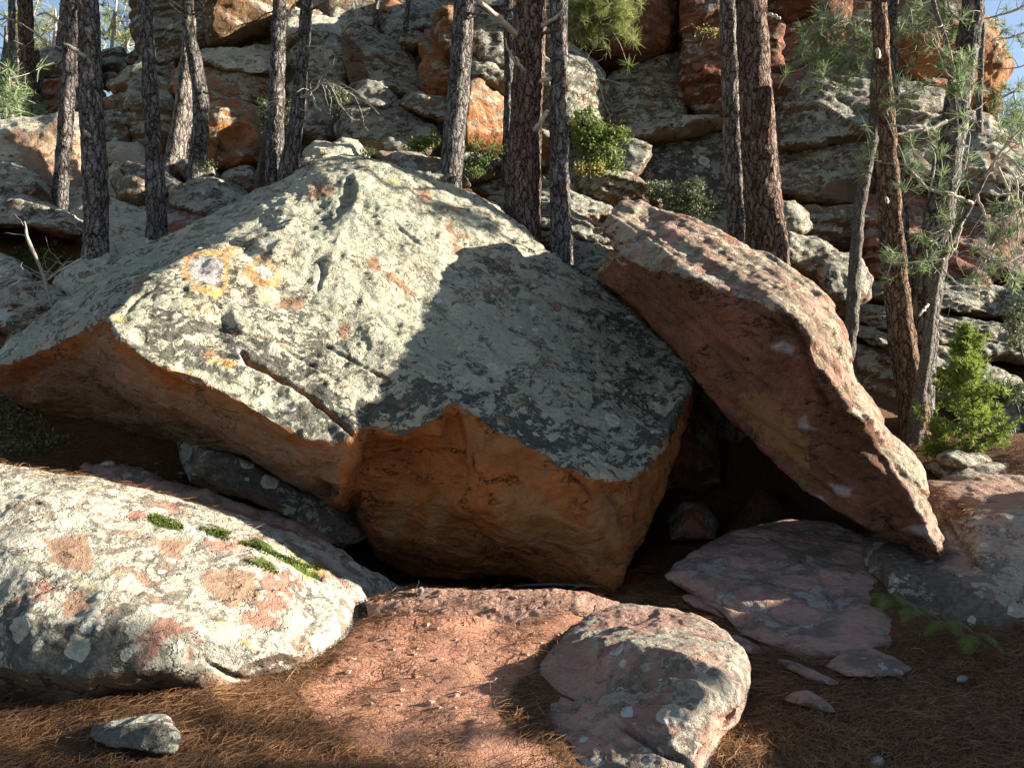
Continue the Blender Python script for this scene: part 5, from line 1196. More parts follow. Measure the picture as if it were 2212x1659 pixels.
pine('thin smooth grey pine leaning right of the slab', [(1893,120,20,9.15),(1890,200,21,9.05),(1888,290,22,9.05),(1876,350,22,8.95),(1858,440,24,8.85),(1848,560,25,8.85),(1836,760,28,8.85)], BARK_SMOOTH, crown=False,
     branches=[dict(pts=[(1866,466,8.75,4),(1876,468,8.65,4)], mat=CUT)])
pine('brown flaking pine with two white pruning cuts', [(1895,-60,29,8.25),(1899,0,30,8.25),(1906,120,31,8.25),(1914,240,33,8.25),(1922,380,36,8.25),(1932,520,38,8.25),(1944,650,42,8.25),(1960,780,48,8.25),(1974,880,58,8.25),(1978,1010,72,8.25)], BARK_TAN, seg=28, bark=.014,
     stubs=[(1897,114,8.07,9,CUT), (1916,432,8.07,7,CUT)], branches=[dict(pts=[(1924,270,8.05,7),(1945,274,7.95,5),(1956,280,7.9,3)], mat=D)])
pine('dark pine stem right behind the brown flaking one', [(1920,-60,26,8.65),(1924,0,27,8.65),(1922,60,26,8.65),(1926,200,27,8.65),(1936,350,28,8.65),(1948,500,29,8.65),(1956,640,31,8.65),(1966,800,34,8.65),(1974,980,40,8.65)], BARK, branches=[dict(pts=[(1930,40,8.55,10),(1936,10,8.5,9),(1938,-20,7.85,8.65)], mat=BARK_PALE)])
pine('dark slim stem left behind the brown flaking one', [(1902,350,16,9.05),(1908,480,20,9.05),(1920,620,24,8.95),(1936,760,26,8.85),(1960,900,30,8.75)], BARK, crown=False)
pine('thick dark pine leaning right at the right side', [(2112,-60,40,8.55),(2104,0,42,8.55),(2090,100,46,8.55),(2072,200,50,8.55),(2056,300,54,8.55),(2040,400,57,8.55),(2022,500,60,8.55),(2004,620,60,8.55),(1990,760,60,8.55),(1980,1000,66,8.55)], BARK, seg=30,
     branches=[dict(pts=[(2044,262,8.4,8),(2010,278,8.35,8),(1980,282,8.3,7),(1934,290,8.25,5)], mat=D, twigs=4), dict(pts=[(2086,258,8.45,6),(2100,262,8.35,6),(2118,264,8.3,4)], mat=D), dict(pts=[(2094,180,8.45,5),(2110,176,8.35,5),(2120,170,8.35,4)]), dict(pts=[(2090,238,8.45,5),(2108,234,8.35,5),(2118,230,8.35,4)])])
pine('thin straight pine against the orange overhang', [(2122,50,10,11.5),(2120,120,11,11.5),(2116,230,12,11.5)], BARK_SMOOTH, crown=False)
pine('young bare-branched pine growing from the foot of the brown one', [(2160,330,6,7.65),(2128,384,8,7.7),(2100,440,10,7.75),(2066,500,13,7.8),(2036,560,16,7.85),(2020,620,18,7.85),(2008,700,20,7.9),(2000,780,23,7.95),(1986,850,26,8),(1976,940,32,8.05)], BARK_SMOOTH, crown=False, seg=16, bark=.005,
     branches=[dict(pts=[(2030,580,7.75,5),(2056,600,7.65,4),(2090,630,7.55,3),(2124,642,7.5,2)], mat=D), dict(pts=[(2006,660,7.8,5),(1996,668,7.7,5),(1986,682,7.65,4)], mat=CUT),
               dict(pts=[(2100,440,7.7,8),(2060,420,7.6,6),(2010,410,7.55,5),(1960,360,7.45,3)], mat=D, twigs=8), dict(pts=[(2128,384,7.65,7),(2160,330,7.45,6),(2220,270,7.35,5),(2300,240,7.25,3)], mat=D, twigs=8),
               dict(pts=[(2150,350,7.6,6),(2190,380,7.45,5),(2200,450,7.35,4),(2230,540,7.25,3)], mat=D, twigs=22, tl=1.2, droop=.1), dict(pts=[(2110,420,7.65,6),(2130,470,7.55,5),(2150,520,7.45,4),(2120,560,7.45,2)], mat=D, twigs=22, droop=.1),
               dict(pts=[(2080,480,7.75,5),(2060,540,7.65,4),(2050,500,7.55,3),(2010,560,7.55,2)], mat=D, twigs=8), dict(pts=[(2140,366,7.6,6),(2180,400,7.5,5),(2170,480,7.4,4),(2190,560,7.35,3)], mat=D, twigs=26, tl=1.3, droop=.08),
               dict(pts=[(2160,330,7.55,6),(2200,360,7.35,5),(2240,420,7.25,4),(2300,480,7.15,3)], mat=D, twigs=22, tl=1.3, droop=.08)])
pine('spindly young pine hanging before the brown pine', [(2006,-60,9,7.95),(2020,20,9,7.95),(2050,110,8,7.95),(2060,200,7,7.95),(2068,290,5,7.95),(2060,340,4,7.95)], BARK_SMOOTH, crown=False, seg=10, sink=0, bark=.002,
     branches=[dict(pts=[(2052,130,7.9,4),(2030,100,7.85,3),(2020,60,7.85,2)], mat=D, twigs=5), dict(pts=[(2058,170,7.9,4),(2040,150,7.85,3),(2022,100,7.85,2)], mat=D, twigs=5), dict(pts=[(2066,260,7.9,3),(2086,250,7.85,2),(2098,238,7.85,2)], mat=D, twigs=3)])
# ------------------------------------------------------------------ foliage of the pines in view
def tuft_sprays(pts, dist, rs, n_per=1, jitter=.05):
    out = []
    for q in pts:
        x, y = q[:2]; d = q[2] if len(q) > 2 else dist
        for _ in range(n_per):
            out.append((P(x, y, d + rs.normal(0, .06)) + rs.normal(0, jitter, 3), np.array([rs.normal(0, .7), rs.normal(0, .5), .5 + rs.normal(0, .4)])))
    return out
def needle_bough(label, spray_px, d, stems, length=.15, count=38, width=.0062, mat=None, parent_name='pine_bough', jitter=.05, n_per=1, seed=1, group=None, spread=1.0, cat='branch'):
    rs = np.random.default_rng(seed)
    base = P(*stems[0][0][:2], stems[0][0][2])
    root = empty(parent_name, base)
    tag(root, label, cat, group)
    B = Tubes()
    for st in stems:
        w = np.array([list(P(*q[:3])) + [q[3] / F * q[2] * .5] for q in st])
        sp = smooth_path(w, max(8, 5 * len(w)))
        B.add(sp[:, :3] - base, np.maximum(sp[:, 3], .0018), 6)
    tufts = tuft_sprays(spray_px, d, rs, n_per, jitter)
    for p_, dr in tufts[:: 1 if len(tufts) < 220 else 4]:      # a twig to each brush
        k = min((np.linalg.norm(np.array(P(*q[:3])) - p_), tuple(P(*q[:3]))) for st in stems for q in st)
        a = np.array(k[1]); mid_ = (a + p_) / 2 + rs.normal(0, .04, 3)
        if k[0] < 1.2:
            sp = smooth_path(np.array([list(a) + [.005], list(mid_) + [.004], list(p_) + [.003]]), 8)
            B.add(sp[:, :3] - base, sp[:, 3], 5)
    link('twig', B.mesh('twig'), DEADWOOD, root)
    V, Fl, lt, tone = needle_tufts(tufts, count, length, width, rs, spread)
    foliage_obj('needles', V, Fl, lt, tone, mat or NEEDLE, root)
    return root
BG_ = 'needled boughs hanging in front of the cliff'
needle_bough('dense dark needled bough above the great grey right-hand block', [(1770 + 60 * math.cos(k * 2.4) * (k / 40) ** .5 + 20, 105 + 70 * math.sin(k * 2.4) * (k / 40) ** .5) for k in range(40)] + [(x, y) for x, y in [(1760,60),(1785,90),(1750,110),(1790,140),(1820,150),(1850,170),(1830,60),(1860,100),(1870,150),(1880,190),(1860,220),(1800,30)]], 8.6,
             [[(1890,20,8.5,6),(1850,60,8.55,5),(1800,100,8.6,4),(1760,130,8.6,2)], [(1890,100,8.5,5),(1850,140,8.6,4),(1800,160,8.6,2)], [(1860,60,8.5,4),(1800,50,8.6,3),(1750,80,8.6,2)]], seed=2, n_per=2, jitter=.11, length=.16, count=30, group=BG_)
needle_bough('needle brushes between the brown pine and the dark leaning pine at the top', [(1930,45),(1950,60),(1925,95),(1935,120),(1955,20),(1980,30),(2000,20),(2020,40),(2040,15),(2060,40),(2075,20),(2090,50),(1970,50),(2030,60),(2070,70),(2010,70),(1990,5),(2050,-10)], 8.6,
             [[(2010,-40,8.6,6),(2000,10,8.6,5),(1950,50,8.6,3),(1930,100,8.6,2)], [(2050,-40,8.6,5),(2050,20,8.6,4),(2080,50,8.6,2)], [(2000,20,8.6,4),(2030,50,8.6,2)]], seed=3, n_per=3, jitter=.12, count=32, group=BG_)
needle_bough('drooping needle brushes on the spindly young pine', [(2055,112),(2068,130),(2062,150),(2080,125),(2090,140),(2078,160),(2064,178),(2090,180),(2100,195),(2045,190),(2070,200),(2030,140)], 7.9,
             [[(2052,110,7.9,5),(2060,150,7.9,4),(2064,180,7.9,3)], [(2064,180,7.9,3),(2096,186,7.85,2)]], seed=4, n_per=2, jitter=.04, length=.12, group=BG_)
needle_bough('blue-green needle brushes right of the brown pine stem', [(1935,190),(1960,180),(1945,210),(1975,205),(1960,230),(1930,235),(1985,190),(1945,160),(1935,250)], 8.0, [[(1915,240,8.1,5),(1940,210,8.0,4),(1975,190,7.95,2)]], seed=5, n_per=1, jitter=.06, length=.15, group=BG_)
needle_bough('spiky tufts left of the brown pine trunk at mid height', [(1850,320),(1862,340),(1875,325),(1870,355),(1890,330),(1855,360)], 8.3, [[(1905,350,8.2,4),(1880,345,8.25,3),(1855,340,8.3,2)]], seed=6, n_per=1, jitter=.05, length=.14, group=BG_)
needle_bough('needle brushes before the dark leaning pine at mid height', [(1945,320),(1965,335),(1955,355),(1990,300),(2010,290),(2030,310),(1995,340),(2020,335),(2040,360),(1975,375),(2010,385),(1960,395),(1990,400),(2040,400),(2065,410),(2085,380),(2095,330),(2070,440),(2050,265),(2075,270)], 7.7,
             [[(2060,420,7.6,6),(2010,410,7.6,5),(1970,370,7.7,3),(1950,330,7.7,2)], [(2060,420,7.6,4),(2080,380,7.6,3),(2090,330,7.6,2)], [(2010,410,7.6,4),(2020,340,7.6,3),(2000,300,7.7,2)]], seed=7, n_per=1, jitter=.06, length=.15, count=36, group=BG_)
needle_bough('spiky tufts at the forking of the brown pine', [(1925,545),(1940,560),(1918,575),(1960,560),(1985,555),(2000,560),(2030,550),(1925,590),(1950,580),(1975,575),(2010,575),(2045,560)], 7.8, [[(2040,560,7.8,5),(1990,566,7.8,4),(1930,570,7.8,3)]], seed=8, n_per=1, jitter=.04, length=.13, group=BG_)
needle_bough('tufts beside the dark leaning pine below its bend', [(2020,470),(2035,480),(2050,490),(2010,500),(2028,510),(2000,520),(2045,460),(2060,475)], 7.8, [[(2050,500,7.8,4),(2030,490,7.8,3),(2010,500,7.8,2)]], seed=9, n_per=1, jitter=.05, length=.13, group=BG_)
needle_bough('needled tips among the bare twigs at the right edge', [(2140,500),(2160,490),(2180,470),(2200,500),(2190,440),(2205,460),(2150,540),(2170,555),(2200,540),(2140,580),(2130,600),(2115,590),(2180,590),(2205,600),(2090,540),(2210,350),(2200,300),(2180,290),(2170,510),(2150,440)], 7.4,
             [[(2150,350,7.6,6),(2190,440,7.4,4),(2200,500,7.4,3)], [(2190,440,7.4,4),(2160,500,7.4,3),(2140,560,7.4,2)], [(2200,500,7.4,3),(2190,580,7.4,2)], [(2150,350,7.6,4),(2200,310,7.4,3)]], seed=10, n_per=2, jitter=.06, length=.12, count=34, group=BG_)
needle_bough('dark twiggy bough against the blue sky at the top right', [(2130,30),(2150,50),(2170,40),(2190,60),(2205,30),(2160,80),(2185,95),(2205,110),(2150,20),(2195,10),(2210,70),(2170,110)], 10.0, [[(2260,-10,10,8),(2200,20,10,6),(2150,36,10,4),(2110,44,10,2)], [(2240,60,10,5),(2190,80,10,4),(2140,90,10,2)], [(2240,130,10,4),(2200,146,10,3),(2160,150,10,2)]], seed=11, n_per=2, jitter=.12, count=22, length=.11, group=BG_)
needle_bough('bluish pine crown at the right edge below the orange overhang', [(2170 + 45 * math.cos(k * 2.4) * (k / 40) ** .5 + 20, 262 + 70 * math.sin(k * 2.4) * (k / 40) ** .5) for k in range(40)], 13.0, [[(2230,420,13,10),(2210,330,13,8),(2196,250,13,5),(2190,200,13,3)], [(2210,320,13,5),(2170,290,13,3)], [(2200,280,13,4),(2220,240,13,3)]], seed=12, n_per=3, jitter=.22, count=30, length=.2, width=.008, group=BG_)
needle_bough('yellow-green sunlit bough left of the red overhang', [(1250 + 60 * (k % 9) / 5, 4 + 58 * ((k * 7) % 11) / 11) for k in range(46)] + [(1240,20),(1250,40),(1240,60),(1270,66),(1300,56),(1320,40),(1335,10)], 10.8, [[(1200,-40,10.8,8),(1250,0,10.8,6),(1290,30,10.8,4),(1310,50,10.8,2)], [(1250,0,10.8,5),(1330,-10,10.8,3)], [(1230,0,10.8,4),(1245,50,10.8,2)]], seed=13, n_per=4, jitter=.16, length=.17, width=.007, mat=NEEDLE_YEL, group=BG_)
# crowns of the far wood at the left
def far_crown(label, cx, cy, rx, ry, d, n, seed, mat, trunk):
    rs = np.random.default_rng(seed)
    pts = []
    for k in range(n):
        a = rs.uniform(0, 2 * np.pi); r = math.sqrt(rs.uniform(0, 1))
        x = cx + rx * r * math.cos(a); y = cy + ry * r * math.sin(a)
        if vnoise(np.array([[x * .022, y * .030, seed]]))[0] > -.28: pts.append((x, y, d + rs.normal(0, .8)))
    st = [trunk] + [[trunk[len(trunk) // 2], ((cx + rx * .5 * math.cos(q) + trunk[1][0]) / 2, (cy + ry * .5 * math.sin(q) + trunk[1][1]) / 2, d, 4), (cx + rx * .85 * math.cos(q), cy + ry * .85 * math.sin(q), d, 2)] for q in np.linspace(0, 6.2, 8)]
    return needle_bough(label, pts, d, st, length=.24, count=26, width=.012, mat=mat, parent_name='pine_tree', jitter=.16, n_per=1, seed=seed, group='pines of the far wood on the left', spread=1.3, cat='tree')
far_crown('sunlit pine crown filling the top left corner', 40, 40, 105, 90, 20, 200, 21, NEEDLE_YEL, [(40,300,20,14),(40,150,20,12),(42,20,20,8),(44,-80,20,4)])
far_crown('pine crown behind the pale curving pine', 120, 110, 70, 75, 19.5, 110, 22, NEEDLE_YEL, [(122,300,19,12),(120,180,19,10),(120,60,19,6),(120,20,19,4)])
far_crown('airy pine crown against the sky left of the skyline block', 248, 36, 62, 62, 19, 70, 23, NEEDLE, [(236,200,18,10),(240,120,18,8),(250,20,18,5),(255,-60,18,3)])
far_crown('little bushy pine on the far left outcrop', 272, 96, 24, 30, 19, 45, 24, NEEDLE_YEL, [(272,140,17.5,6),(272,110,17.5,5),(272,90,17.5,4),(272,74,17.5,3)])
far_crown('low pine under the far left trunks', 30, 190, 60, 70, 16, 110, 25, NEEDLE_DARK, [(30,290,16,10),(30,220,16,8),(30,160,16,5),(30,120,16,3)])
far_crown('pine sapling with long needles at the left edge', 20, 215, 40, 40, 12.5, 60, 26, NEEDLE, [(30,280,12.5,8),(26,240,12.5,6),(22,200,12.5,4),(20,170,12.5,3)])
far_crown('distant pine crown low in the left sky gap', 200, 130, 60, 50, 24, 80, 27, NEEDLE_YEL, [(200,220,24,8),(200,160,24,7),(200,110,24,5),(200,90,24,3)])
# pines beyond the right edge whose crowns and trunks dapple the slope
def far_pine(label, x, y, z0, h, r, seed, n=150, z1=.45):
    rs = np.random.default_rng(seed)
    base = np.array([x, y, z0])
    root = empty('pine_tree', base); tag(root, label, 'tree', 'pines beside the path outside the picture')
    B = Tubes(); k = np.linspace(0, 1, 24)
    B.add(np.stack([.15 * np.sin(k * 3 + seed), .1 * np.cos(k * 2 + seed), k * h], 1), .20 * (1 - .75 * k), 14)
    link('trunk', B.mesh('trunk'), BARK, root)
    tf = []
    for q in range(n):
        f = rs.uniform(z1, 1); rr_ = r * (1.08 - f) / (1 - z1) * 1.05
        a = rs.uniform(0, 2 * np.pi); u = rs.uniform(.25, 1) ** .6
        c = base + np.array([math.cos(a) * rr_ * u, math.sin(a) * rr_ * u, f * h])
        for _ in range(4): tf.append((c + rs.normal(0, .22, 3), np.array([math.cos(a), math.sin(a), .6])))
    V, Fl, lt, tone = needle_tufts(tf, 16, .26, .02, rs, 1.3)
    foliage_obj('crown', V, Fl, lt, tone, NEEDLE_DARK, root)
far_pine('pine past the right edge whose crown shades the near left floor', 11.0, 2.4, .2, 8.0, 1.25, 41, 260, .43)
for k, (x, y) in enumerate([(-7, -3), (-2.5, -6), (3, -5), (8, -2.5), (-10.5, 1.5)]):
    far_pine(['pine behind the viewer to the left', 'pine standing behind the viewer', 'pine behind the viewer to the right', 'pine well to the right behind the viewer', 'pine outside the left edge'][k], x, y, 0, 11 + k * .5, 2.4, 60 + k, 170, .35)

# ------------------------------------------------------------------ shrubs, juniper, ferns
def shrub(label, blobs, d, n, size, mat, seed, stems, name='shrub', cat='shrub', aspect=.55, group=None, squash=.7):
    rs = np.random.default_rng(seed)
    base = P(*stems[0][0][:2], stems[0][0][2])
    root = empty(name, base); tag(root, label, cat, group)
    B = Tubes(); ends = []
    for st in stems:
        w = np.array([list(P(*q[:3])) + [q[3] / F * q[2] * .5] for q in st]); sp = smooth_path(w, 14)
        B.add(sp[:, :3] - base, np.maximum(sp[:, 3], .002), 6)
    pts = []; tone = []
    tot = sum(b[2] * b[3] for b in blobs)
    for (x, y, rx, ry) in blobs:
        m = int(n * rx * ry / tot); k = 0
        cl = max(3, m // 14)
        for _ in range(cl):
            a = rs.normal(0, 1, 3); a /= np.linalg.norm(a); a *= rs.uniform(.35, 1.0) ** .6
            q = P(x + a[0] * rx, y - a[2] * ry, d + a[1] * rx / F * d * .8)
            tn = rs.uniform(0, 1)
            for _ in range(14):
                pts.append(q + rs.normal(0, size * 1.9, 3) * [1, 1, squash]); tone.append(np.clip(tn * .7 + rs.uniform(0, .3), 0, 1))
            if rs.uniform() < .5:
                c = P(x, y + ry * .4, d)
                sp = smooth_path(np.array([list(c) + [.006], list((c + q) / 2 + rs.normal(0, .03, 3)) + [.004], list(q) + [.002]]), 6)
                B.add(sp[:, :3] - base, sp[:, 3], 5)
    link('stem', B.mesh('stem'), DARKWOOD, root)
    V, Fl, lt, tn = leaves(np.array(pts), size, rs, np.array(tone), aspect)
    foliage_obj('foliage', V, Fl, lt, tn, mat, root)
    return root
shrub('bright green leafy shrub right of the straight pine', [(1262,262,30,28),(1300,285,40,20),(1345,290,22,14),(1270,300,40,28),(1300,330,44,26),(1320,356,30,16)], 10.6, 3600, .026, LEAF_OAK, 31, [[(1290,385,10.7,6),(1290,340,10.6,4),(1270,280,10.6,3)], [(1290,385,10.7,5),(1320,330,10.6,4),(1345,290,10.6,2)], [(1290,385,10.7,5),(1260,330,10.6,4),(1258,250,10.6,2)]])
shrub('small yellow leafy sprig at the foot of the bright green shrub', [(1262,366,22,12),(1290,364,16,10)], 10.4, 500, .024, LEAF_YELLOW, 32, [[(1276,386,10.4,4),(1268,366,10.4,3),(1256,356,10.4,2)]])
shrub('grey-green holm oak bush behind the head of the leaning slab', [(1420,410,34,20),(1450,425,40,26),(1488,420,34,30),(1500,400,18,20),(1510,450,34,26),(1470,450,30,18)], 8.9, 3800, .016, LEAF_HOLM, 33, [[(1480,480,8.9,6),(1450,440,8.9,5),(1410,400,8.9,3)], [(1480,480,8.9,6),(1495,430,8.9,4),(1500,390,8.9,2)]])
shrub('sprawling yellow-green sprig left of the tall centre pine base', [(905,320,26,10),(930,305,24,12),(900,310,20,8)], 10.7, 900, .022, LEAF_OAK, 34, [[(930,350,10.7,5),(915,325,10.7,4),(890,315,10.7,2)]])
shrub('thin leafy shrub between the two centre pines', [(1020,318,24,14),(1050,340,32,18),(1070,325,20,14),(1030,352,30,12)], 10.4, 1000, .020, LEAF_OAK, 35, [[(1045,380,10.4,5),(1030,340,10.4,4),(1015,310,10.4,2)], [(1045,380,10.4,4),(1070,330,10.4,2)]])
shrub('low green tuft behind the crest of the huge boulder', [(1028,374,16,8)], 9.6, 260, .018, LEAF_OAK, 36, [[(1028,384,9.6,3),(1028,376,9.6,2),(1030,366,9.6,2)]])
shrub('tiny grey-green plant on the two-lobed cream boulder', [(795,328,12,10)], 10.2, 200, .018, LEAF_HOLM, 37, [[(795,340,10.2,3),(795,332,10.2,2),(797,322,10.2,2)]])
shrub('dark wispy shrub under the lichen-blotched slab', [(735,215,26,34),(725,250,20,20)], 11.9, 900, .018, LEAF_HOLM, 38, [[(738,280,11.9,5),(735,240,11.9,3),(735,190,11.9,2)]])
shrub('dim bush squeezed behind the fifth pine', [(572,250,18,40),(620,240,14,30)], 11.3, 800, .020, LEAF_HOLM, 39, [[(585,330,11.3,5),(578,280,11.3,4),(575,220,11.3,2)]])
shrub('small leafy plant at the foot of the red-brown hollow block', [(446,358,12,16)], 10.8, 260, .018, LEAF_HOLM, 40, [[(448,380,10.8,3),(446,364,10.8,2),(444,346,10.8,2)]])
shrub('greyish bush at the right edge above the juniper', [(2195,700,30,36),(2205,660,20,24),(2190,740,24,20)], 7.6, 1400, .013, LEAF_HOLM, 46, [[(2215,790,7.6,5),(2200,730,7.6,4),(2195,660,7.6,2)]])
shrub('dark glossy bush in the gap right of the juniper', [(2190,850,40,26),(2160,830,20,16)], 7.9, 1400, .014, LEAF_HOLM, 47, [[(2200,890,7.9,5),(2190,850,7.9,4),(2180,820,7.9,2)]])
shrub('yellow-leaved stalk beside the white dead stick', [(96,726,9,16),(100,750,7,12),(92,742,8,8)], 7.9, 110, .018, LEAF_YELLOW, 48, [[(104,790,7.9,3),(98,750,7.9,2),(94,714,7.9,2)]], name='plant', cat='plant')
shrub('orange autumn sprig on the red pillar', [(1535,70,20,7),(1515,66,10,5)], 10.2, 150, .018, LEAF_YELLOW, 49, [[(1566,68,10.0,2),(1540,70,10.1,2),(1510,66,10.2,1)]], name='plant', cat='plant')
# juniper
def juniper(label, base, h, r, seed, n=420, lean=(0, 0), mat=JUNIPER):
    rs = np.random.default_rng(seed); base = np.array(base)
    root = empty('juniper_shrub', base); tag(root, label, 'shrub')
    B = Tubes(); ts = []
    top = base + np.array([lean[0], lean[1], h])
    k = np.linspace(0, 1, 14)[:, None]
    B.add((base + (top - base) * k + np.array([[.03 * math.sin(q * 7), .02 * math.cos(q * 5), 0] for q in k[:, 0]])) - base, .022 * (1 - .8 * k[:, 0]), 8)
    nb = 34
    for b in range(nb):
        f = (b + rs.uniform(0, .8)) / nb
        ln = r * (1.0 - .80 * f) * rs.uniform(.45, 1.25) * (1 if f > .12 else .8)
        a = rs.uniform(0, 2 * np.pi)
        st = base + (top - base) * (f * .95 + .02)
        dr = np.array([math.cos(a), math.sin(a), .22 + .5 * f])
        p, rad = bough(st - base, dr, ln, .007, .16, -.03, 8)
        B.add(p, rad, 5)
        for q in range(int(n / nb)):
            u = rs.uniform(.2, 1.0); i = int(u * 7)
            c = p[min(i, 7)] + base + rs.normal(0, .035, 3)
            ts.append((c, dr + np.array([0, 0, .55]) + rs.normal(0, .5, 3)))
    link('stem', B.mesh('stem'), DARKWOOD, root)
    V, Fl, lt, tone = needle_tufts(ts, 26, .060, .008, rs, 1.25)
    foliage_obj('foliage', V, Fl, lt, tone, mat, root)
juniper('bright yellow-green juniper behind the brown right-hand boulder', P(2104, 985, 7.15), 1.15, .62, 51, 560, (-.02, .05))
juniper('small spreading juniper sprig at the foot of the brown flaking pine', P(2024, 990, 7.3), .36, .22, 52, 130)
# ferns
def fern(label, x, y, d, n, size, seed):
    rs = np.random.default_rng(seed); base = P(x, y, d)
    root = empty('fern', base); tag(root, label, 'fern', 'ferns at the foot of the brown boulder')
    for k in range(n):
        a = math.pi * (1.02 + .96 * (k + .5) / n) + rs.normal(0, .12)
        dr = np.array([math.cos(a), -.45 + rs.normal(0, .12), .50 + rs.normal(0, .2)])
        L = size * rs.uniform(.75, 1.15)
        m = 13
        pts, rad = bough((0, 0, 0), dr, L, .0022, .03, .13, m, .0008)
        V = []; tone = []
        B = Tubes(); B.add(pts, rad, 4)
        tan = np.gradient(pts, axis=0); tn = rs.uniform(0, 1)
        for i in range(3, m):
            t = tan[i] / np.linalg.norm(tan[i]); side = np.cross(t, [0, 0, 1]); side /= np.linalg.norm(side) + 1e-9
            ln = L * .42 * (1 - (i - 3) / (m - 2.2)) ** .8 + L * .03
            for sg in (-1, 1):
                ax = side * sg * .93 + t * .38; ax /= np.linalg.norm(ax); dn = np.array([0, 0, -.18 * ln])
                for q in range(3):                       # three toothed lobes to a pinna
                    u0, u1 = q / 3, (q + 1.1) / 3
                    wd = L * .036 * (1 - u0 * .7)
                    b0 = pts[i] + ax * ln * u0 + dn * u0 ** 2; b1 = pts[i] + ax * ln * u1 + dn * u1 ** 2
                    c_ = (b0 * .55 + b1 * .45)
                    V += [b0, c_ - t * wd, b1, c_ + t * wd]; tone += [np.clip(tn * .7 + rs.uniform(0, .3), 0, 1)] * 4
        V = np.array(V + [p for p in np.concatenate(B.v)])
        nq = len(tone) // 4
        flat = np.concatenate([np.arange(nq * 4), np.fromiter((i + nq * 4 for f in B.f for i in f), np.int32)])
        lt = np.concatenate([np.full(nq, 4), np.array([len(f) for f in B.f])])
        tone = np.array(tone + [.3] * (len(V) - nq * 4))
        me = mesh_np('frond', V, flat, lt, False)
        c = np.zeros((len(V), 4), np.float32); c[:, 0] = tone; c[:, 3] = 1
        set_attr(me, 'tone', c)
        link('frond', me, FERN, root)
fern('fern highest under the brown boulder, at the left end of the row', 1930, 1298, 4.85, 5, .14, 61)
fern('dark drooping fern second from the left in the row', 1972, 1318, 4.72, 5, .14, 62)
fern('bright upright fern in the middle of the row', 2040, 1342, 4.5, 5, .155, 63)
fern('fern with spreading fronds at the right end of the row', 2105, 1368, 4.38, 5, .155, 64)
fern('tiny fern tuft tucked deepest under the brown boulder', 1908, 1284, 5.1, 4, .13, 65)
# ------------------------------------------------------------------ pine needles on the ground and on the stones
def bvh_of(names):
    Vs = []; Fs = []; off = 0
    for lab in names:
        co, li, lt = ROCK_BVH[lab]
        st = np.concatenate([[0], np.cumsum(lt)[:-1]])
        for s_, n_ in zip(st[:: 1], lt): Fs.append(tuple(int(q) + off for q in li[s_:s_ + n_]))
        Vs.append(co); off += len(co)
    return BVHTree.FromPolygons([tuple(map(float, v)) for v in np.concatenate(Vs)], Fs)

def needle_strips(c, yaw, pitch, L, w, curl, rs, lift):
    """c: centres on the surface; each needle a bent two-piece sliver"""
    n = len(c)
    d = np.stack([np.cos(yaw) * np.cos(pitch), np.sin(yaw) * np.cos(pitch), np.sin(pitch)], 1)
    side = np.stack([-np.sin(yaw), np.cos(yaw), np.zeros(n)], 1)
    up = np.array([0, 0, 1.0])
    a = c - d * L[:, None] * .5; b = c + d * L[:, None] * .5
    m = c + side * (curl * L)[:, None] + up * (np.abs(curl) * L * .5)[:, None]
    tilt = rs.uniform(-.8, .8, n)
    sv = side * np.cos(tilt)[:, None] * w[:, None] + up * np.sin(tilt)[:, None] * w[:, None]
    V = np.stack([a - sv * .6, a + sv * .6, m + sv, m - sv, b + sv * .4, b - sv * .4], 1)
    V[:, :, 2] += lift[:, None]
    V = V.reshape(-1, 3)
    k = np.arange(n)[:, None] * 6
    Fq = np.concatenate([k + [0, 1, 2, 3], k + [3, 2, 4, 5]], 1).reshape(-1)
    return V, Fq, np.full(2 * n, 4)

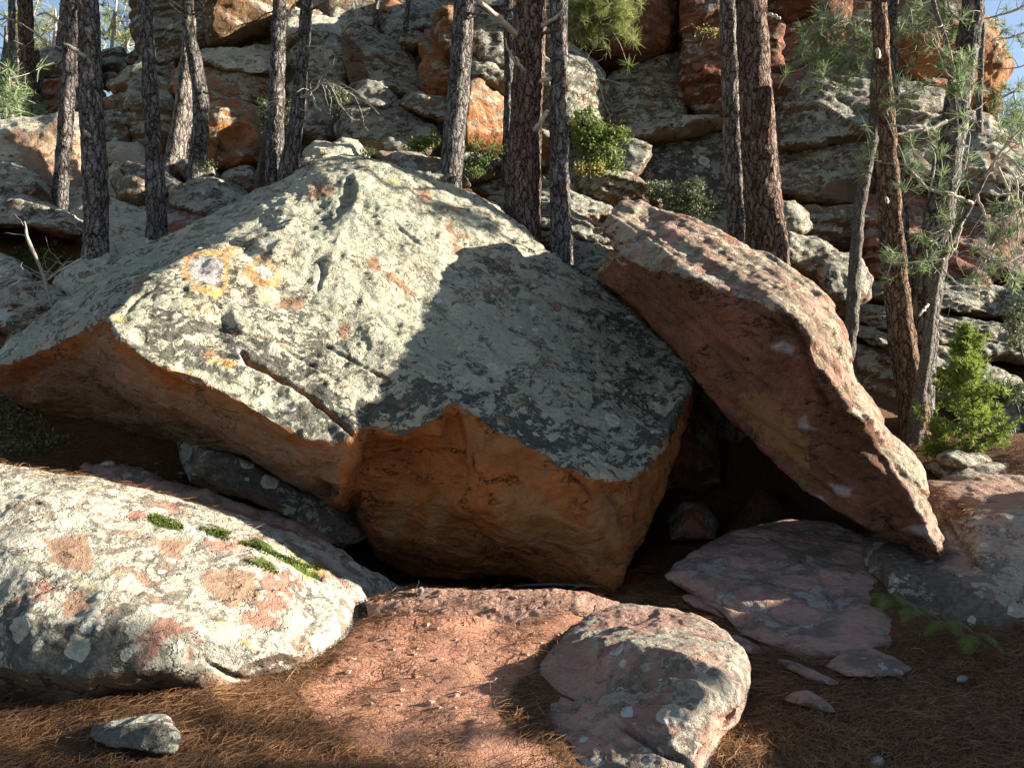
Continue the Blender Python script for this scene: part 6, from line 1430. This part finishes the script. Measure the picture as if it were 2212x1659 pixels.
LITTER = leaf_mat('fallen pine needles', (.075,.036,.020), (.34,.18,.085), .15, .2)
def ground_litter():
    rs = np.random.default_rng(90)
    N = 185000
    # sample over the floor in view, denser close by
    d = 2.75 + 5.2 * rs.uniform(0, 1, N) ** 1.5
    px = rs.uniform(-620, 2860, N)
    x = (px - CX) / F * d
    py_ = CY + F * EYE / d
    soil = np.clip(.5 + sdf(px + rs.normal(0, 22, N), py_ + rs.normal(0, 12, N), SOIL) / 60, 0, 1)
    clump = vnoise(np.stack([x * 2.2, d * 2.2, np.zeros(N)], 1)) * .5 + .5 * vnoise(np.stack([x * 6, d * 6, np.full(N, 4.)], 1))
    dens = np.where(soil > .5, .12 + .12 * (clump > .1), .9)
    left_edge = np.clip(1 - np.abs(sdf(px, py_, [(440,1500),(720,1440),(820,1330),(900,1400),(780,1520),(500,1600)])) / 60, 0, 1)
    dens = np.clip(dens + .5 * left_edge + .25 * clump, .05, 1)
    for pl in ([(1780,1438),(1830,1408),(1880,1398),(1950,1425),(1978,1442),(1950,1458),(1890,1464),(1830,1462)], [(1672,1422),(1700,1424),(1760,1445),(1820,1478),(1740,1465),(1690,1440)], [(1690,1512),(1745,1492),(1810,1540),(1720,1524)], [(1460,1280),(1560,1300),(1660,1412),(1570,1400)],
               [(1432,1245),(1600,1145),(1800,1125),(1890,1230),(2050,1382),(1900,1400),(1760,1424),(1590,1366),(1480,1275)], [(1150,1445),(1240,1345),(1340,1306),(1490,1328),(1600,1400),(1618,1475),(1560,1590),(1520,1700),(1300,1740),(1170,1530)]):
        dens = np.where(in_poly(px, py_, pl), .03, dens)
    keep = rs.uniform(0, 1, N) < dens
    x = x[keep]; d = d[keep]; clump = clump[keep]; n = len(x)
    z = ground_z(x, d)
    flow = 1.2 * vnoise(np.stack([x * .9, d * .9, np.full(n, 9.)], 1)) + .25
    yaw = flow + rs.normal(0, .75, n) + np.pi * (rs.uniform(0, 1, n) < .5)
    L = rs.uniform(.07, .15, n); w = rs.uniform(.0006, .0011, n) * (1 + .12 * d)
    V, Fq, lt = needle_strips(np.stack([x, d, z], 1), yaw, rs.normal(0, .13, n), L, w, rs.normal(0, .10, n), rs, rs.uniform(.004, .03, n) + .030 * np.maximum(clump, 0))
    tone = np.repeat(np.clip(rs.beta(1.3, 1.7, n) + .28 * clump, 0, 1), 6)
    me = mesh_np('pine_needles', V, Fq, lt, False)
    c = np.zeros((len(V), 4), np.float32); c[:, 0] = tone; c[:, 3] = 1; set_attr(me, 'tone', c)
    return tag(link('pine_needles', me, LITTER), 'carpet of fallen brown pine needles on the forest floor', None, None, 'stuff')
ground_litter()

def rock_litter(label, rocklabels, zones, seed, N):
    """needles caught on top of the stones, dropped from above"""
    rs = np.random.default_rng(seed)
    bv = bvh_of(rocklabels)
    C = []; 
    for (x0, x1, y0, y1), share, poly in zones:
        m = int(N * share); k = 0
        for _ in range(m * 6):
            if k >= m: break
            x = rs.uniform(x0, x1); y = rs.uniform(y0, y1)
            hit = bv.ray_cast(Vector((x, y, 6)), Vector((0, 0, -1)))
            if hit[0] is None or hit[1].z < .5: continue
            h = np.array(hit[0])[None]
            qx, qy = to_px(h)
            if not in_poly(qx + rs.normal(0, 6), qy + rs.normal(0, 4), poly)[0]: continue
            C.append(h[0]); k += 1
    C = np.array(C); n = len(C)
    yaw = rs.uniform(0, 2 * np.pi, n); L = rs.uniform(.06, .13, n)
    V, Fq, lt = needle_strips(C, yaw, rs.normal(0, .2, n), L, rs.uniform(.0009, .0017, n) * 1.4, rs.normal(0, .1, n), rs, rs.uniform(.004, .03, n))
    me = mesh_np('pine_needles', V, Fq, lt, False)
    c = np.zeros((len(V), 4), np.float32); c[:, 0] = np.repeat(rs.beta(1.8, 1.3, n), 6); c[:, 3] = 1; set_attr(me, 'tone', c)
    return tag(link('pine_needles', me, LITTER), label, None, None, 'stuff')
LB = 'long low foreground boulder spotted with white lichen rosettes, green moss in its seam'
rock_litter('dry needles lodged along the back edge of the long foreground boulder', [LB], [((-3.9, -.9, 4.4, 6.1), 1.0, [(-60,985),(100,1010),(300,1050),(460,1092),(560,1118),(650,1146),(640,1166),(520,1140),(380,1108),(220,1068),(60,1034),(-60,1018)])], 91, 1500)
LE = 'low pink sandstone ledge at the mouth of the hollow below the orange face'
rock_litter('dry needles strewn on the pink ledge', [LE], [((-1.4, 1.0, 4.8, 5.5), 1.0, [(780,1290),(900,1278),(1300,1285),(1320,1330),(1100,1350),(820,1330)])], 92, 420)
RB = 'brown boulder with ferns at its foot supporting the lower end of the leaning slab'
rock_litter('mat of straw-coloured needles piled behind the tip of the leaning slab', [RB], [((2.7, 3.9, 5.2, 6.8), 1.0, [(1995,1065),(2040,1055),(2085,1085),(2100,1110),(2060,1130),(2040,1180),(2025,1150),(2005,1100)])], 93, 1500)

# moss cushions in the seam of the long foreground boulder
def moss(parent, poly, n, seed, r=.008):
    rs = np.random.default_rng(seed); pts = []
    bv = bvh_of([LB])
    while len(pts) < n:
        k = rs.uniform(0, len(poly) - 1); i = int(k); f = k - i
        x = poly[i][0] + (poly[i + 1][0] - poly[i][0]) * f + rs.normal(0, 3); y = poly[i][1] + (poly[i + 1][1] - poly[i][1]) * f + rs.normal(0, poly[i][2])
        dr = Vector(((x - CX) / F, 1, -(y - CY) / F)).normalized()
        h = bv.ray_cast(Vector((0, 0, EYE)), dr)
        if h[0] is None: continue
        pts.append(np.array(h[0]) + np.array(h[1]) * rs.uniform(0, .010))
    V, Fl, lt, tone = leaves(np.array(pts), r, rs, None, .5)
    me_o = foliage_obj('moss', V, Fl, lt, tone, MOSS, parent)
    me_o['kind'] = 'stuff'
moss(LEFT, [(322,1121,4),(345,1120,5),(395,1137,2)], 800, 101)
moss(LEFT, [(430,1140,3),(490,1158,3)], 300, 102)
moss(LEFT, [(520,1172,2),(550,1179,5),(585,1192,2),(620,1206,4),(660,1220,2),(690,1230,4)], 1200, 103)
moss(LEFT, [(535,1210,3),(600,1236,3)], 350, 104)
moss(LEFT, [(462,1146,3),(498,1152,3)], 250, 105)

# moss and undergrowth on the slope at the left
def ground_cover(name, label, x0, x1, y0, y1, n, size, mat, seed, poly, lift=.05):
    rs = np.random.default_rng(seed)
    x = rs.uniform(x0, x1, n * 5); y = rs.uniform(y0, y1, n * 5); z = ground_z(x, y)
    co = np.stack([x, y, z], 1); qx, qy = to_px(co)
    k = in_poly(qx, qy, poly) & (vnoise(co * 3) > -.35); co = co[k][:n]
    co = co + np.stack([np.zeros(len(co)), np.zeros(len(co)), rs.uniform(0, lift, len(co)) * (1 + vnoise(co * 5))], 1)
    V, Fl, lt, tone = leaves(co, size, rs, np.clip(.5 + .5 * vnoise(co * 4) + rs.normal(0, .2, len(co)), 0, 1), .5)
    o = foliage_obj(name, V, Fl, lt, tone, mat)
    return tag(o, label, None, None, 'stuff')
ground_cover('moss', 'mossy green mat on the slope left of the thick grey pine', -7.5, -4.0, 6.8, 10, 9000, .018, MOSS, 111, [(-60,490),(60,500),(190,520),(190,610),(110,640),(40,620),(-60,600)], .07)
ground_cover('undergrowth', 'dim leafy undergrowth in the shade left of the huge boulder', -6.5, -3.3, 5.4, 8, 5000, .018, LEAF_HOLM, 112, [(-60,700),(60,760),(20,860),(100,930),(160,980),(0,990),(-60,960)], .12)

# ------------------------------------------------------------------ cones, sticks
CONE_A = plain_mat('pine cone scales', (.10,.07,.05), (.22,.165,.13), 60)
CONE_B = plain_mat('old grey cone scales', (.16,.14,.125), (.36,.335,.31), 60)
def pine_cone(label, x, y, d, L, axis, mat):
    base = P(x, y, d); ax = np.array(axis, float); ax /= np.linalg.norm(ax)
    u, w = frame(ax)
    root = empty('pine_cone', base); tag(root, label, 'pine cone')
    B = Tubes(); k = np.linspace(-.5, .5, 10)
    B.add(np.outer(k * L, ax), .26 * L * np.sqrt(np.maximum(.02, 1 - (k * 1.9) ** 2)), 10)
    link('core', B.mesh('core'), mat, root)
    V = []; fl = []; n = 0
    for i in range(70):
        t = (i + .5) / 70 - .5; a = i * 2.39996
        r = .30 * L * math.sqrt(max(.05, 1 - (t * 1.8) ** 2))
        o = math.cos(a) * u + math.sin(a) * w; s = -math.sin(a) * u + math.cos(a) * w
        c = ax * t * L
        p0 = c + o * r * .55 - s * .03 * L; p1 = c + o * r * .55 + s * .03 * L
        p2 = c + o * r * 1.15 + ax * .05 * L + s * .055 * L; p3 = c + o * r * 1.15 + ax * .05 * L - s * .055 * L
        p4 = c + o * r * 1.08 + ax * .11 * L
        V += [p0, p1, p2, p3, p4]; fl += [(n, n + 1, n + 2, n + 3), (n + 3, n + 2, n + 4)]; n += 5
    me = bpy.data.meshes.new('scales'); me.from_pydata([tuple(v) for v in V], [], fl); me.update()
    o = link('scales', me, mat, root); o['kind'] = 'stuff'
pine_cone('grey pine cone on the corner of the lit pink ledge', 908, 1278, 5.16, .068, (.5, -.4, .75), CONE_B)
pine_cone('dark pine cone in the shade behind the long foreground boulder', 236, 1205, 5.6, .085, (1, .2, .1), CONE_A) if False else pine_cone('dark pine cone in the shade behind the long foreground boulder', 232, 1002, 5.85, .085, (1, .2, .1), CONE_B)
pine_cone('weathered pine cone standing on the shaded needles at the lower edge', 1891, 1652, 3.22, .075, (.4, -.3, .8), CONE_B)
pine_cone('small pine cone among the shaded needles right of the stones', 2077, 1467, 4.15, .06, (1, .3, .2), CONE_B)

GREYWOOD = plain_mat('grey weathered stick', (.17,.15,.125), (.30,.27,.23), 30)
def stick(label, pts, mat, twigs=0, seed=1, name='dead_branch', cat='branch', tl=.4, wig=.3):
    rr = random.Random(seed)
    w = np.array([list(P(*q[:3])) + [q[3] / F * q[2] * .5] for q in pts])
    sp = smooth_path(w, 7 * len(w))
    base = sp[0, :3].copy()
    B = Tubes(); B.add(sp[:, :3] - base, np.maximum(sp[:, 3], .0018), 7)
    for _ in range(twigs):
        k = rr.randrange(len(sp))
        tp, tr = bough(sp[k, :3] - base, [rr.gauss(0, 1), rr.gauss(0, .6), rr.gauss(.2, .8)], rr.uniform(.4, 1) * tl, max(.003, sp[k, 3] * .4), wig, .02, 8, rr=rr)
        B.add(tp, np.maximum(tr, .0016), 5)
    return tag(link(name, B.mesh(name), mat, None, base), label, cat)
stick('white forked dead stick leaning on the mossy slope at the left', [(112,664,7.9,6),(104,630,7.9,8),(88,580,7.9,7),(68,535,7.9,8),(58,510,7.9,7),(56,490,7.9,4),(53,478,7.9,2)], GREYWOOD, 7, 3)
stick('bleached dead branch with tangled twigs above the mossy slope', [(176,560,8.5,5),(150,574,8.4,5),(120,590,8.3,4),(100,606,8.2,3),(60,612,8.1,2)], DEADWOOD, 26, 4)
stick('dark fallen bough lying across the pale domed rock', [(176,566,8.9,5),(220,572,9.0,6),(280,588,9.1,7),(330,610,9.2,6),(352,625,9.2,4)], DARKWOOD, 5, 5)
stick('hanging bundle of bare pale twigs above the grey leaning block', [(768,2,13.4,3),(772,40,13.3,3),(776,70,13.2,3),(780,96,13.2,2)], DEADWOOD, 16, 6, tl=.35)
stick('thin dead stick lying beside the grey cone on the ledge', [(850,1280,5.2,4),(880,1282,5.15,5),(902,1282,5.12,4)], DARKWOOD, 2, 7, tl=.12)
stick('twisted stick on the shaded stones beside the broad slab', [(1985,1398,4.7,4),(1960,1405,4.6,5),(1945,1425,4.5,4)], DEADWOOD, 3, 8, tl=.15)
stick('half buried old branch at the mouth of the dark hollow', [(1110,1266,6.0,4),(1180,1262,6.0,6),(1250,1264,5.95,6),(1290,1268,5.9,4)], DARKWOOD, 2, 9, tl=.2)

# broken chips of stone, bark flakes and twigs lying about
def scatter(name, label, n, smin, smax, poly, mat, seed, flat=.6, over=None, dmin=2.8, dmax=6.2):
    rs = np.random.default_rng(seed)
    C = []
    bv = bvh_of(over) if over else None
    dd_ = rs.uniform(dmin, dmax, n * 40); xx_ = rs.uniform(-.8, .8, n * 40) * dd_; zz_ = ground_z(xx_, dd_)
    qx_, qy_ = to_px(np.stack([xx_, dd_, zz_], 1)); ok_ = in_poly(qx_, qy_, poly)
    for x, d, z_ in zip(xx_[ok_], dd_[ok_], zz_[ok_]):
        if len(C) >= n: break
        q = np.array([[x, d, z_]])
        if bv is not None:
            h = bv.ray_cast(Vector((x, d, 5)), Vector((0, 0, -1)))
            if h[0] is not None and h[0][2] > q[0, 2]: q = np.array(h[0])[None]
        C.append(q[0])
    C = np.array(C); n = len(C)
    ico = np.array([(-1,-1,0),(1,-1,0),(1,1,0),(-1,1,0),(-.55,-.6,1),(.6,-.5,.9),(.5,.6,1),(-.6,.5,.85)], float)
    fc = [(4,5,6,7),(0,1,5,4),(1,2,6,5),(2,3,7,6),(3,0,4,7),(3,2,1,0)]
    s = smin + (smax - smin) * rs.uniform(0, 1, n) ** 3
    a = rs.uniform(0, 6.28, n)
    V = ico[None] * rs.uniform(.6, 1.3, (n, 8, 3)) * np.array([1, .75, flat]) * s[:, None, None]
    ca, sa = np.cos(a)[:, None], np.sin(a)[:, None]
    V = np.stack([V[..., 0] * ca - V[..., 1] * sa, V[..., 0] * sa + V[..., 1] * ca, V[..., 2]], -1) + C[:, None]
    F_ = (np.arange(n)[:, None, None] * 8 + np.array(fc)[None]).reshape(-1)
    me = mesh_np(name, V.reshape(-1, 3), F_, np.full(n * 6, 4), False)
    z = np.zeros((n * 8, 4), np.float32); set_attr(me, 'paint', z); set_attr(me, 'paint2', z)
    tag(link(name, me, mat), label, None, None, 'stuff')
GRIT = plain_mat('rose stone chips', (.30,.16,.115), (.50,.31,.24), 25)
FLAKE = plain_mat('bark flakes', (.09,.05,.035), (.26,.16,.11), 40)
scatter('gravel', 'small chips of rose stone on the lit ledge and red earth', 260, .004, .026, [(790,1270),(1330,1275),(1240,1350),(1140,1430),(1100,1560),(900,1660),(720,1520),(780,1340)], GRIT, 121, .6, [LE])
scatter('gravel', 'stone chips in the shaded gap behind the long foreground boulder', 150, .01, .045, [(380,1000),(560,1040),(760,1120),(790,1180),(640,1130),(400,1060),(200,1000)], GRIT, 122, .5, None, 5.2, 7.6)
scatter('bark_litter', 'bark flakes and crumbs among the fallen needles', 500, .004, .018, [(-100,1480),(760,1400),(1200,1400),(2300,1350),(2300,1700),(-100,1700)], FLAKE, 123, .25)

def twig_litter():
    rs = np.random.default_rng(131); n = 130
    d = 2.9 + 3.2 * rs.uniform(0, 1, n); px = rs.uniform(-60, 2260, n); x = (px - CX) / F * d
    z = ground_z(x, d)
    V, Fq, lt = needle_strips(np.stack([x, d, z], 1), rs.uniform(0, 6.28, n), rs.normal(0, .08, n), rs.uniform(.06, .26, n), rs.uniform(.002, .005, n), rs.normal(0, .08, n), rs, rs.uniform(.015, .035, n))
    tag(link('twig_litter', mesh_np('twig_litter', V, Fq, lt, False), FLAKE), 'short dead twigs scattered over the needle floor', None, None, 'stuff')
twig_litter()
